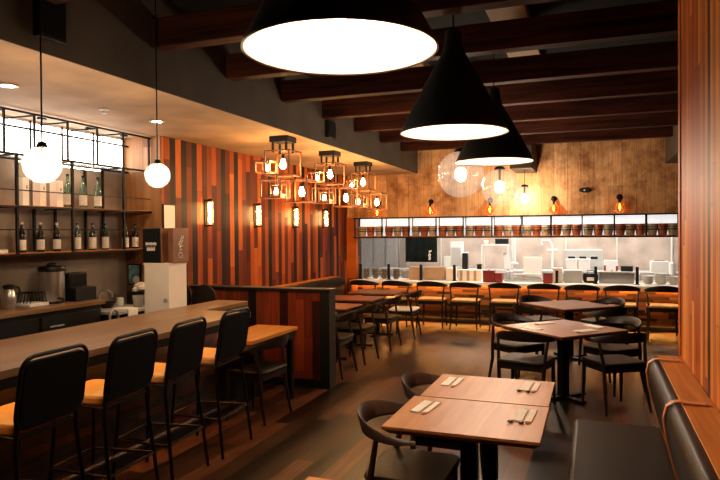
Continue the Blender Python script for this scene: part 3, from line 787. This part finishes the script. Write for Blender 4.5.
pz = 2.387
pend = make_pendant('huge black dome pendant with white inside, nearest at the top edge', 3.52-pz)
pend.location = (-.882, 2.17, pz-.012)
dup(pend, (-.888, 4.21, 2.368), 0, 'black dome pendant with white inside, middle one of three')
dup(pend, (-.885, 6.02, 2.36), 0, 'black dome pendant with white inside, farthest of three')


def globe(name, loc, r, zc, label, bulbm, br, group, top='black', gm='globe'):
    t = thing(name, label, 'pendant lamp', loc, 0, group)
    k = 16
    MB().lathe([(r*math.sin(PI*i/k*.93+.07*PI), r*math.cos(PI*i/k*.93+.07*PI)) for i in range(k+1)], n=40).build('glass_globe', gm, t)
    MB().lathe([(0, r+.03), (r*.2, r+.025), (r*.3, r*.98), (r*.3, r*.93), (0, r*.93)], n=24).build('cap', 'black', t)
    MB().sphere((0, 0, 0), br, 14, 1.2).build('bulb', bulbm, t)
    MB().tube([(0, 0, br), (0, 0, r*.94)], max(.006, br*.28), 8).build('socket', 'brown_metal', t)
    MB().tube([(0, 0, r), (0, 0, zc-loc[2])], .005, 8).build('cord', top, t)
    return t


gg = 'clear globe pendants before the kitchen wall'
globe('globe_pendant', (-1.34, 6.70, 2.315), .25, 3.1+.42, 'large clear globe pendant, leftmost and biggest of the three globes', 'bulb_globe', .062, gg)
globe('globe_pendant', (-1.17, 8.43, 2.285), .245, 3.52, 'clear globe pendant, middle one of the three globes', 'bulb_globe', .062, gg)
globe('globe_pendant', (-1.10, 10.90, 2.25), .21, 2.73, 'clear globe pendant, rightmost and smallest, hanging from the dark duct', 'bulb_globe', .062, gg)
gb = 'small globes hanging over the bar'
globe('bar_globe', (-2.96, 2.74, 2.10), .105, 3.52, 'bright clear globe lamp hanging over the bar, nearest one', 'bulb_bar', .036, gb, 'black', 'globe2')
globe('bar_globe', (-3.06, 3.88, 2.138), .092, 3.52, 'bright clear globe lamp hanging over the bar, above the sake boxes', 'bulb_bar', .034, gb, 'black', 'globe2')

# cage chandeliers
def cage(mb, c, d, w=.0145):
    x, y, z = c; a, b, h = d[0]/2, d[1]/2, d[2]/2
    for sy in (-1, 1):
        for sz in (-1, 1): mb.bar((x-a, y+sy*b, z+sz*h), (x+a, y+sy*b, z+sz*h), w)
    for sx in (-1, 1):
        for sz in (-1, 1): mb.bar((x+sx*a, y-b, z+sz*h), (x+sx*a, y+b, z+sz*h), w)
        for sy in (-1, 1): mb.bar((x+sx*a, y+sy*b, z-h), (x+sx*a, y+sy*b, z+h), w)
    return mb


def edison(t, c, r=.03):
    x, y, z = c
    MB().lathe([(0, -r*1.5), (r*.6, -r*1.3), (r, -r*.5), (r*.95, .1*r), (r*.6, r*1.1), (r*.42, r*1.8), (0, r*1.85)], c, 14).build('bulb', 'bulb_cage', t)
    MB().lathe([(0, r*3.2), (r*.5, r*3.2), (r*.5, r*1.7), (0, r*1.7)], c, 12).build('socket', 'black', t)


def make_chand(label):
    t = thing('cage_chandelier', label, 'chandelier', group='cage chandeliers under the soffit')
    MB().box(-.115, .115, -.115, .115, -.065, 0).build('canopy', 'black', t, bevel=.003)
    for sx in (-1, 1):
        for sy in (-1, 1): MB().bar((sx*.085, sy*.085, -.065), (sx*.085, sy*.085, -.17), .022).build('stem', 'black', t)
    cages = [((0, 0, -.305), (.30, .30, .27)), ((-.19, -.06, -.345), (.18, .16, .12)), ((-.06, -.08, -.60), (.25, .22, .20)), ((.0, -.13, -.615), (.13, .12, .11)), ((.20, .05, -.62), (.26, .24, .25))]
    for c, d in cages: cage(MB(), c, d).build('cage_frame', 'cage', t)
    for x_, y_, z_ in ((-.06, -.03, -.5), (.1, .05, -.5), (-.03, -.09, -.56)): MB().bar((x_, y_, -.44), (x_, y_, z_), .018).build('link', 'cage', t)
    for c, r in (((0, 0, -.315), .036), ((-.17, -.06, -.365), .026), ((-.05, -.08, -.63), .025), ((.21, .05, -.635), .033)): edison(t, c, r)
    return t


cl = ['open cage chandelier with glowing bulbs under the soffit, %s' % s for s in ('nearest of three', 'middle of three', 'farthest of three')]
ch = make_chand(cl[0]); ch.location = (-3.345, 6.46, ZS)
dup(ch, (-3.36, 7.86, ZS), 0, cl[1]); dup(ch, (-3.40, 9.27, ZS), 0, cl[2])

# wall sconces
def make_sconce(label):
    t = thing('wall_sconce', label, 'wall lamp', group='tube sconces on the plank wall')
    MB().box(0, .012, -.04, .04, -.17, .17).build('back_plate', 'black_metal', t, bevel=.003)
    MB().lathe([(0, .145), (.042, .145), (.042, .165), (.02, .18), (0, .18)], (.065, 0, 0), 18).box(0, .065, -.012, .012, .15, .165).build('top_cap', 'black_metal', t)
    MB().lathe([(0, -.145), (.042, -.145), (.042, -.165), (0, -.165)], (.065, 0, 0), 18).box(0, .065, -.012, .012, -.165, -.15).build('bottom_cap', 'black_metal', t)
    MB().lathe([(.038, -.145), (.038, .145)], (.065, 0, 0), 20).build('glass_tube', 'tubeg', t)
    MB().tube([(.065, 0, -.12), (.065, 0, .12)], .013, 8).build('filament', 'bulb_tube', t)
    return t


sl = ['glowing tube sconce on the left plank wall, %s from left' % ORD[i] for i in range(4)]
sc = make_sconce(sl[0]); sc.location = (XW, 6.69, 1.955)
for i, y in enumerate((7.90, 9.11, 10.31)): dup(sc, (XW, y, 1.95), 0, sl[i+1])

# amber wall bulbs on the kitchen wall
def make_wallbulb(label):
    t = thing('wall_bulb', label, 'wall lamp', group='amber bulbs on the pale back wall')
    mb = MB().lathe([(0, 0), (.05, 0), (.05, .015), (.02, .03), (0, .03)], n=18)
    for v in mb.bm.verts: v.co = Vector((v.co.x, -v.co.z, v.co.y))
    mb.build('wall_plate', 'black_metal', t)
    MB().tube([(0, -.02, 0), (0, -.075, 0), (0, -.08, -.05)], .012, 8).lathe([(.022, -.10), (.024, -.04), (0, -.035)], (0, -.08, 0), 12).build('socket', 'black_metal', t)
    MB().lathe([(.024, -.09), (.04, -.115), (.075, -.165), (.085, -.205), (.07, -.245), (.04, -.265), (0, -.272)], (0, -.095, 0), 20).build('glass_bulb', 'amber', t)
    MB().tube([(0, -.095, -.12), (-.012, -.095, -.17), (0, -.095, -.23), (.012, -.095, -.17)], .008, 6, True).build('filament', 'filament', t)
    return t


wl = ['amber teardrop bulb on pale back wall, %s' % s for s in ('leftmost, behind the farthest cage chandelier', 'second from left', 'third from left, below the globe pendants', 'fourth from left, right of globe pendants', 'rightmost')]
wb = make_wallbulb(wl[0]); wb.location = (-3.90, YB, 2.25)
for i, x in enumerate((-2.86, -1.76, -.66, .40)): dup(wb, (x, YB, 2.265), 0, wl[i+1])
t = thing('emergency_light', 'small black oval emergency light on the pale back wall', 'light', (-.15, YB, 2.40))
mb = MB().lathe([(0, 0), (.10, 0), (.10, .02), (.08, .05), (0, .055)], n=24)
for v in mb.bm.verts: v.co = Vector((v.co.x, -v.co.z, v.co.y*.45))
mb.build('housing', 'black', t)
MB().sphere((0, -.055, 0), .018, 10).build('lens', 'steel_d', t)

# ------------------------------------------------------------------ kitchen pass: hanging shelf and counter
X0, X1 = -4.33, 1.82
PY0, PY1 = 11.29, 11.57
ps = thing('pass_shelf', 'long black framed hanging shelf of jars above kitchen counter', 'shelf', (-1.3, 11.4, 1.60))
bays = [-4.31, -3.765, -3.235, -2.72, -2.22, -1.705, -1.20, -.705, -.195, .315, .805, 1.29, 1.79]
for x in bays:
    MB().bar((x, PY0, 1.60), (x, PY0, 1.965), .022).build('post', 'black_metal', ps, True)
    MB().bar((x, PY1-.02, 1.60), (x, PY1-.02, 1.965), .018).build('rear_post', 'black_metal', ps, True)
for z, q in ((1.965, .026), (1.60, .026), (1.76, .008)): MB().bar((X0, PY0, z), (X1, PY0, z), q).build('frame_rail', 'black_metal', ps, True)
MB().box(X0, X1, PY0, PY1, 1.606, 1.622).build('shelf_board', 'ledge_wood', ps, True)
MB().box(X0, X1, YB+.14, YB+.155, 1.63, 1.96).build('kitchen_glow_pane', emit('kitchen_glow', (.86, .93, 1.0), .75), ps, True)  # glowing sheet added for the brightly lit kitchen behind the jars


def make_cup(label, mat):
    t = thing('glazed_jar', label, 'jar', group='glazed jars on the hanging pass shelf')
    MB().lathe([(0, 0), (.058, 0), (.066, .02), (.078, .09), (.082, .19), (.076, .192), (.068, .10), (.058, .02), (0, .018)], n=16).build('body', mat, t)
    MB().lathe([(.076, .085), (.080, .092), (.0805, .105), (.077, .11)], n=16).build('band', 'cup_band', t)
    return t


cb = cg = None
pos3 = ('left', 'middle', 'right')
for b in range(11):
    for q in range(3):
        x = bays[b] + (bays[b+1]-bays[b])*(.19 + .315*q)
        brown = (q == 1) == (b % 2 == 0)
        bn = 'first bay' if b == 0 else 'last bay before right plank wall' if b == 10 else ORD[b]+' bay from left'
        lab = '%s jar on the pass shelf, %s one in the %s' % ('brown' if brown else 'grey', pos3[q], bn)
        src = cb if brown else cg
        if src is None:
            src = make_cup(lab, 'cup_brown' if brown else 'cup_grey'); src.location = (x, 11.415, 1.622)
            if brown: cb = src
            else: cg = src
        else: dup(src, (x, 11.415, 1.622), random.random()*6, lab)

kc = thing('kitchen_counter', 'long white topped kitchen counter with glowing timber front', 'counter', (-1.3, 11.6, 0))
KZ = .785
MB().box(-4.34, 3.0, 11.22, 11.98, KZ-.05, KZ).build('countertop', 'quartz', kc, True, .004)
MB().box(-4.34, 3.0, 11.50, 11.9, .1, KZ-.05).build('front_panel', 'timber_stack', kc, True)
MB().box(-4.34, 3.0, 11.56, 11.88, 0, .1).build('toe_kick', 'black', kc, True)
MB().box(-4.3, 2.9, 11.462, 11.48, KZ-.060, KZ-.05).build('led_strip', 'led_kitchen', kc, True)
MB().box(-4.3, 2.9, 11.545, 11.558, .096, .0995).build('toe_led_strip', 'led_soft', kc, True)
MB().box(-4.4, -4.34, 11.2, 11.6, 0, KZ).build('end_panel', 'ledge_wood', kc, True, .003)
for i, x in enumerate((-4.30, -3.72, -3.08, -2.44, -1.80, -.62, .02, .675)):
    t = thing('guard_post', 'short black post standing on the kitchen counter, %s from left' % ORD[i], 'post', (x, 11.55, KZ), 0, 'black posts on the kitchen counter')
    h = .30 if i not in (4, 5) else .22
    MB().box(-.024, .024, -.024, .024, .006, h).build('upright', 'black', t, bevel=.004)
    MB().box(-.045, .045, -.045, .045, 0, .006).build('foot_plate', 'black_metal', t)

wk = thing('kitchen_worktable', 'steel work table behind the kitchen counter', 'work table', (-1.0, 12.9, 0))
MB().box(-4.4, 2.9, 12.7, 13.3, .88, .92).build('tabletop', 'steel_d', wk, True, .004)
MB().box(-4.4, 2.9, 12.72, 13.28, .2, .23).build('lower_shelf', 'steel_d', wk, True)
for x in (-4.3, -1.9, .5, 2.8):
    for y in (12.75, 13.25): MB().box(x-.02, x+.02, y-.02, y+.02, 0, .88).build('leg', 'steel', wk, True)
for i, (x, y) in enumerate(((-3.4, 12.4), (-1.6, 12.4), (.2, 12.4), (-2.5, 13.7), (-.5, 13.7), (1.4, 13.4))):
    t = thing('kitchen_ceiling_light', 'white panel light on the kitchen ceiling, %s' % ('front left', 'front middle', 'front right', 'rear left', 'rear middle', 'rear right')[i], 'ceiling light', (x, y, 2.6), 0, 'kitchen ceiling lights')
    MB().box(-.62, .62, -.17, .17, -.05, 0).build('housing', 'white', t)
    MB().box(-.6, .6, -.15, .15, -.06, -.05).build('diffuser', 'kitchen_light', t)


def span(px0, px1, Y, py=260):
    return at(px0, py, Y).x, at(px1, py, Y).x
def zof(px, py, Y): return at(px, py, Y).z


# glass-door fridge (left)
Y = 14.0
x0, x1 = span(360, 399, Y); zt = 1.95
t = thing('glass_fridge', 'grey glass-door fridge at the left end of the kitchen', 'fridge', ((x0+x1)/2, Y, 0))
hw = (x1-x0)/2
MB().box(-hw, hw, .05, .58, 0, zt).build('cabinet', 'steel', t, bevel=.006)
for k in range(3):
    a = -hw+.03+k*(2*hw-.06)/3; b = a+(2*hw-.06)/3-.02
    dd = MB().box(a, b, 0, .05, .12, zt-.06).build('door', 'steel_d', t, bevel=.004)
    MB().box(a+.035, b-.035, -.004, .0, .2, zt-.14).build('pane', plain('fridge_pane', (.42, .41, .39), .25), dd)
    MB().tube([(b-.02, -.03, .9), (b-.02, -.03, 1.3)], .008, 6).build('handle', 'steel', dd)
# noren curtain
Y = 12.3
x0, x1 = span(405.5, 437, Y, 250); z0, z1 = zof(420, 262, Y), 1.72
t = thing('noren_curtain', 'dark cloth curtain with a small white emblem hanging in kitchen', 'curtain', ((x0+x1)/2, Y, z0))
hw = (x1-x0)/2; mb = MB(); n = 24
top = []; rows_ = []
for j in range(5):
    rows_.append([mb.bm.verts.new((-hw+2*hw*i/n, .018*math.sin(i*1.1)*(1.2-j*.2), (z1-z0)*j/4)) for i in range(n+1)])
for A, B in zip(rows_, rows_[1:]):
    for i in range(n): mb.bm.faces.new((A[i], A[i+1], B[i+1], B[i]))
o = mb.build('cloth', 'noren', t); sm = o.modifiers.new('thick', 'SOLIDIFY'); sm.thickness = .004
MB().tube([(-hw-.05, 0, z1-z0-.005), (hw+.05, 0, z1-z0-.005)], .012, 8).build('rod', 'steel', t)
for sx in (-1, 1): MB().tube([(sx*(hw+.04), 0, z1-z0), (sx*(hw+.04), 0, 2.6-z0)], .006, 6).build('hanger', 'steel', t)
o = strokes([[(0, 0), (.5, .1), (.6, .8), (.1, .9), (0, 0)], [(-.1, 1.3), (.5, 1.2), (.6, 2.0), (.1, 2.1), (-.1, 1.3)], [(.1, 2.4), (.5, 2.9), (.4, 3.3)], [(.8, 3.0), (.9, 3.4)], [(.0, 3.0), (.3, 3.2)]], .055, hw-.16, .05, .010).build('emblem', 'paper', t); o.location = (0, -.028, 0)


def kbox(name, lab, cat, px0, px1, py0, py1, Y, dep, mat, base=None, bev=.006, parts=()):
    a, b = span(px0, px1, Y, (py0+py1)/2); zb = base if base is not None else zof((px0+px1)/2, py1, Y); zt = zof((px0+px1)/2, py0, Y)
    t = thing(name, lab, cat, ((a+b)/2, Y+dep/2, zb))
    w = b-a; h = zt-zb
    MB().box(-w/2, w/2, -dep/2, dep/2, 0, h).build('body', mat, t, bevel=bev)
    for nm, m_, f in parts:
        f(w, dep, h).build(nm, m_, t, bevel=.002)
    return t


lid = lambda w, d, h: MB().box(-w/2-.006, w/2+.006, -d/2-.006, d/2+.006, h, h+.015)
slots = lambda w, d, h: MB().box(-w*.38, -w*.2, -d/2-.006, -d/2, h*.86, h*.9).box(-w*.09, w*.09, -d/2-.006, -d/2, h*.86, h*.9).box(w*.2, w*.38, -d/2-.006, -d/2, h*.86, h*.9)
front = lambda w, d, h: MB().box(-w*.42, w*.42, -d/2-.004, -d/2, h*.12, h*.8)
# things on the counter top (front row)
k2 = .12
rows_items = [('bowl_stack', i) for i in range(4)]
for i, px in enumerate((366, 375, 384, 396)):
    xx = at(px, 272, 11.72).x
    t = thing('bowl_stack', 'stack of patterned bowls at left of kitchen counter, %s from left' % ORD[i], 'bowls', (xx, 11.74, KZ), 0, 'bowl stacks at the left of the counter')
    for q in range(4):
        MB().lathe([(0, .0), (.035, 0), (.075, .055), (.071, .055), (.033, .008), (0, .008)], (0, 0, q*.048), 16).build('bowl', 'blue_grey', t)
for i, (a, b, top, m_, lab) in enumerate(((409, 421, 268, 'tanbox', 'tan wooden box on kitchen counter, right of the second post'), (424, 444, 268, 'tanbox', 'wide tan wooden box on kitchen counter below the curtain'),
        (446, 455, 269, 'cream', 'narrow pale box on the kitchen counter left of the fourth post'), (458, 481, 270, 'cream', 'wide pale slatted box on the kitchen counter left of red boxes'), (553, 562, 269, 'cream', 'pale beige box on the counter right of the dark red jar'))):
    kbox('counter_box', lab, 'box', a, b, top, 279, 11.66, .2, m_, KZ, parts=(('rim', m_, lid),) if i != 3 else (('slats', 'tanbox', lambda w, d, h: MB().box(-w*.42, -w*.30, -d/2-.004, -d/2, 0, h*.95).box(-w*.12, 0, -d/2-.004, -d/2, 0, h*.95).box(w*.18, w*.3, -d/2-.004, -d/2, 0, h*.95)),))
kbox('red_box', 'red lacquer box on the kitchen counter, taller left one', 'box', 483, 494, 271.5, 281, 11.36, .18, 'redbox', KZ, parts=(('lid', 'redbox', lid),))
kbox('red_box', 'red lacquer box on the kitchen counter, lower right one', 'box', 494.5, 502, 274, 281, 11.38, .14, 'redbox', KZ, parts=(('lid', 'redbox', lid),))
kbox('dark_red_jar', 'dark red container on the kitchen counter beside the faucet', 'container', 543, 552.5, 274, 281, 11.40, .14, 'redbox', KZ, .012, parts=(('lid', 'cup_band', lid),))
kbox('glass_case', 'low clear case on counter right of the beige box', 'case', 564, 582, 271, 280, 11.70, .2, 'pale_grey', KZ, parts=(('top', 'white', lid),))
t = thing('rice_cooker', 'black rounded rice cooker on the kitchen counter', 'rice cooker', (at(590.5, 276, 11.78).x, 11.80, KZ))
MB().lathe([(0, 0), (.10, 0), (.125, .03), (.13, .12), (.115, .165), (.06, .185), (0, .188)], n=24).build('body', 'black', t)
MB().box(-.06, .06, -.137, -.11, .04, .10).build('control_panel', 'cream', t, bevel=.004)
MB().tube([(-.06, 0, .17), (-.05, 0, .21), (.05, 0, .21), (.06, 0, .17)], .008, 6).build('handle', 'black', t)
kbox('steel_tray', 'wide steel tray unit on the counter right of rice cooker', 'tray', 599, 634, 273, 281, 11.72, .22, 'steel', KZ, parts=(('rim', 'steel', lid),))
for i, (px, n_, r_) in enumerate(((648, 3, .10), (661, 4, .11), (674, 3, .10))):
    t = thing('plate_stack', 'stack of white bowls at right of kitchen counter, %s from left' % ORD[i], 'bowls', (at(px, 275, 11.72).x, 11.74, KZ), 0, 'white bowl stacks on the counter')
    for q in range(n_): MB().lathe([(0, 0), (r_*.5, 0), (r_, .06), (r_*.96, .06), (r_*.45, .01), (0, .01)], (0, 0, q*.04), 20).build('bowl', 'white', t)
# things further back, on the work table (z .92)
WT = .92
kbox('dispenser', 'white box dispenser on the steel table right of the curtain', 'dispenser', 450.5, 461.5, 242, 262, 12.95, .25, 'white', WT, parts=(('front_panel', 'pale_grey', front),))
kbox('canister', 'black canister with pale lid on the steel table', 'canister', 462, 467.5, 253, 262, 12.85, .12, 'black', WT, .02, parts=(('lid', 'white', lid),))
kbox('canister', 'short black canister on the table right of the slatted box', 'canister', 477, 481, 265, 271, 12.75, .1, 'black', WT, .01, parts=(('lid', 'black', lid),))
kbox('white_tub', 'white tub at the left of the steel table', 'tub', 444, 450, 257, 263, 12.9, .15, 'white', WT, parts=(('lid', 'white', lid),))
# raised white shelf with things on top
Y = 13.0
x0, x1 = span(483, 509, Y, 243); zs_ = zof(496, 244, Y)
t = thing('table_shelf', 'white raised shelf standing on the steel table', 'shelf', ((x0+x1)/2, Y, WT)); hw = (x1-x0)/2
MB().box(-hw, hw, -.15, .15, zs_-WT-.03, zs_-WT).build('shelf_board', 'white', t)
for sx in (-1, 1):
    for sy in (-.14, .14): MB().box(sx*hw-.015, sx*hw+.015, sy-.01, sy+.01, 0, zs_-WT-.03).build('leg', 'white', t)
kbox('orange_pack', 'small orange pack on top of the white raised shelf', 'packet', 483.5, 489, 239, 243, 12.9, .12, 'strap', zs_, parts=(('label', 'paper', front),))
kbox('dark_tray', 'dark tray on top of the white raised shelf', 'tray', 495, 508, 239.5, 243, 12.9, .15, 'black', zs_, parts=(('rim', 'black', lid),))
kbox('white_jug', 'white jug standing below the white raised shelf', 'jug', 503, 508, 253, 263, 12.95, .12, 'white', WT, .02, parts=(('lid', 'white', lid),))
t = thing('white_pipe', 'vertical white pipe rising left of the white slicer', 'pipe', (at(514.5, 250, 13.6).x, 13.6, .92))
MB().tube([(0, 0, 0), (0, 0, 2.6)], .03, 10).build('pipe', 'white', t); MB().lathe([(.03, 1.0), (.08, 1.0), (.08, 1.03), (.03, 1.06)], n=14).build('flange', 'white', t)
t.location.z = 0
t = thing('white_pipe', 'vertical white pipe at right end by the plank wall', 'pipe', (at(672.5, 250, 12.6).x, 12.6, 0))
MB().tube([(0, 0, 0), (0, 0, 2.6)], .03, 10).build('pipe', 'white', t); MB().lathe([(.03, .9), (.06, .9), (.06, 1.1), (.03, 1.13)], n=14).build('coupling', 'white', t)
# slicer
Y = 12.1
kk = thing('slicer', 'white slicing machine with trays behind the red boxes', 'machine', (at(528, 270, Y).x, Y, KZ))
st2 = thing('prep_table', 'low steel prep table directly behind kitchen counter', 'work table', (-1.0, 12.25, 0))
MB().box(-4.3, 2.9, 12.0, 12.5, KZ-.04, KZ-.002).build('tabletop', 'steel_d', st2, True, .003)
for x in (-4.2, -1.9, .4, 2.7):
    for y in (12.05, 12.45): MB().box(x-.02, x+.02, y-.02, y+.02, 0, KZ-.04).build('leg', 'steel', st2, True)
kk.location.y = 12.22
MB().box(-.26, .24, -.16, .16, 0, .05).build('base', 'steel', kk, bevel=.008)
MB().cbox((.07, .04, .26), (.34, .05, .34), 0, -.25).build('hood', 'white', kk, bevel=.012)
MB().box(-.12, .24, -.12, .02, .05, .12).build('body', 'white', kk, bevel=.01)
MB().cbox((-.16, -.06, .10), (.22, .2, .015), 0, .1).build('tray', 'steel', kk)
t = thing('metal_tray', 'flat dark tray on the counter below the slicer', 'tray', (at(524, 279, 11.7).x, 11.72, KZ))
MB().box(-.34, .34, -.12, .12, 0, .012).build('plate', 'steel', t); MB().box(-.34, .34, -.125, -.11, .012, .03).box(-.34, .34, .11, .125, .012, .03).build('rim', 'steel', t)
# pot filler
Y = 13.5
p0 = at(553, 262, Y); p1 = at(553, 250, Y); p2 = at(552.5, 245, Y); p3 = at(543, 241, Y)
t = thing('pot_filler', 'white wall faucet arm above the counter right of slicer', 'faucet', (p0.x, Y, WT))
z = lambda p: p.z-WT
MB().tube([(0, 0, 0), (0, 0, z(p2)), (-.05, 0, z(p3)+.02), (p3.x-p0.x, 0, z(p3)+.02), (p3.x-p0.x, 0, z(p3)-.08)], .022, 8).build('spout', 'white', t)
MB().tube([(-.1, 0, z(p1)), (.1, 0, z(p1))], .028, 8).build('valve', 'white', t)
t.location.y = 13.24
# refrigerated case with louvre slots
kbox('steel_unit', 'white refrigeration unit with three slots behind the counter', 'appliance', 563.5, 602.5, 250, 275, 13.45, .5, 'pale_grey', 0, parts=(('slot', 'black', slots),))
for i, (a, b) in enumerate(((566, 577), (578.5, 590))):
    kbox('container', 'white plastic container before the refrigeration unit, %s one' % pos3[i*2], 'container', a, b, 260, 271, 12.86, .25, 'white', WT, parts=(('lid', 'white', lid),))
kbox('seasoning_box', 'white box with red marks right of the refrigeration unit', 'box', 604, 618, 260.5, 271, 12.9, .2, 'white', WT,
     parts=(('red_mark', 'redbox', lambda w, d, h: MB().box(-w*.5, -w*.36, -d/2-.003, -d/2, h*.05, h*.55).box(w*.34, w*.5, -d/2-.003, -d/2, h*.05, h*.5)),))
kbox('dark_pan', 'dark pan on the steel table left of the label printer', 'pan', 621, 633, 267, 271, 12.9, .2, 'black', WT, parts=(('rim', 'black', lid),))
kbox('label_printer', 'pale grey machine with dark slot near the right pipe', 'machine', 651, 669, 261.5, 272, 12.85, .3, 'white', WT, parts=(('slot', 'black', lambda w, d, h: MB().box(-w*.3, w*.3, -d*.2, d*.2, h, h+.01)),))
# squeeze bottles and steel pans along the prep table
for i, px in enumerate((508, 511.5, 536, 540, 562, 612, 638)):
    t = thing('squeeze_bottle', 'small white squeeze bottle on the prep table behind counter, %s from left' % ORD[i], 'bottle', (at(px, 272, 12.4).x, 12.40, KZ), 0, 'squeeze bottles on the prep table')
    MB().lathe([(0, 0), (.032, 0), (.034, .01), (.034, .13), (.012, .15), (0, .15)], n=14).build('body', 'white', t)
    MB().lathe([(.014, .145), (.005, .20), (0, .20)], n=10).build('nozzle', ('redbox', 'white', 'black')[i % 3], t)
for i, (px, w_) in enumerate(((412, .34), (432, .34), (470, .36), (497, .3), (570, .34), (620, .36))):
    t = thing('steel_pan', 'rectangular steel pan on the prep table behind counter, %s from left' % ORD[i], 'pan', (at(px, 272, 12.15).x, 12.16, KZ), 0, 'steel pans on the prep table')
    MB().box(-w_/2, w_/2, -.12, .12, 0, .13).build('body', 'steel', t, bevel=.01)
    MB().box(-w_/2-.012, w_/2+.012, -.13, .13, .13, .138).build('rim', 'steel', t)
# vertical seams on kitchen back wall
for i, px in enumerate((441, 512, 566, 617)):
    xx = at(px, 250, 14.58).x
    struct(MB().box(xx-.012, xx+.012, 14.58, 14.6, 0, 2.6), 'trim_kitchen_%d' % (i+1), 'white')

# ------------------------------------------------------------------ ambient and render settings
w = bpy.data.worlds.new('world'); S.world = w; w.use_nodes = True
w.node_tree.nodes['Background'].inputs[0].default_value = (.05, .06, .07, 1); w.node_tree.nodes['Background'].inputs[1].default_value = .1
S.view_settings.view_transform = 'Standard'; S.view_settings.look = 'None'; S.view_settings.exposure = 0; S.view_settings.gamma = 1
S.view_settings.use_curve_mapping = False
cy = S.cycles
cy.use_denoising = True; cy.max_bounces = 8; cy.diffuse_bounces = 4; cy.glossy_bounces = 4; cy.transparent_max_bounces = 16
cy.sample_clamp_indirect = 6; cy.use_light_tree = True; cy.caustics_reflective = False; cy.caustics_refractive = False
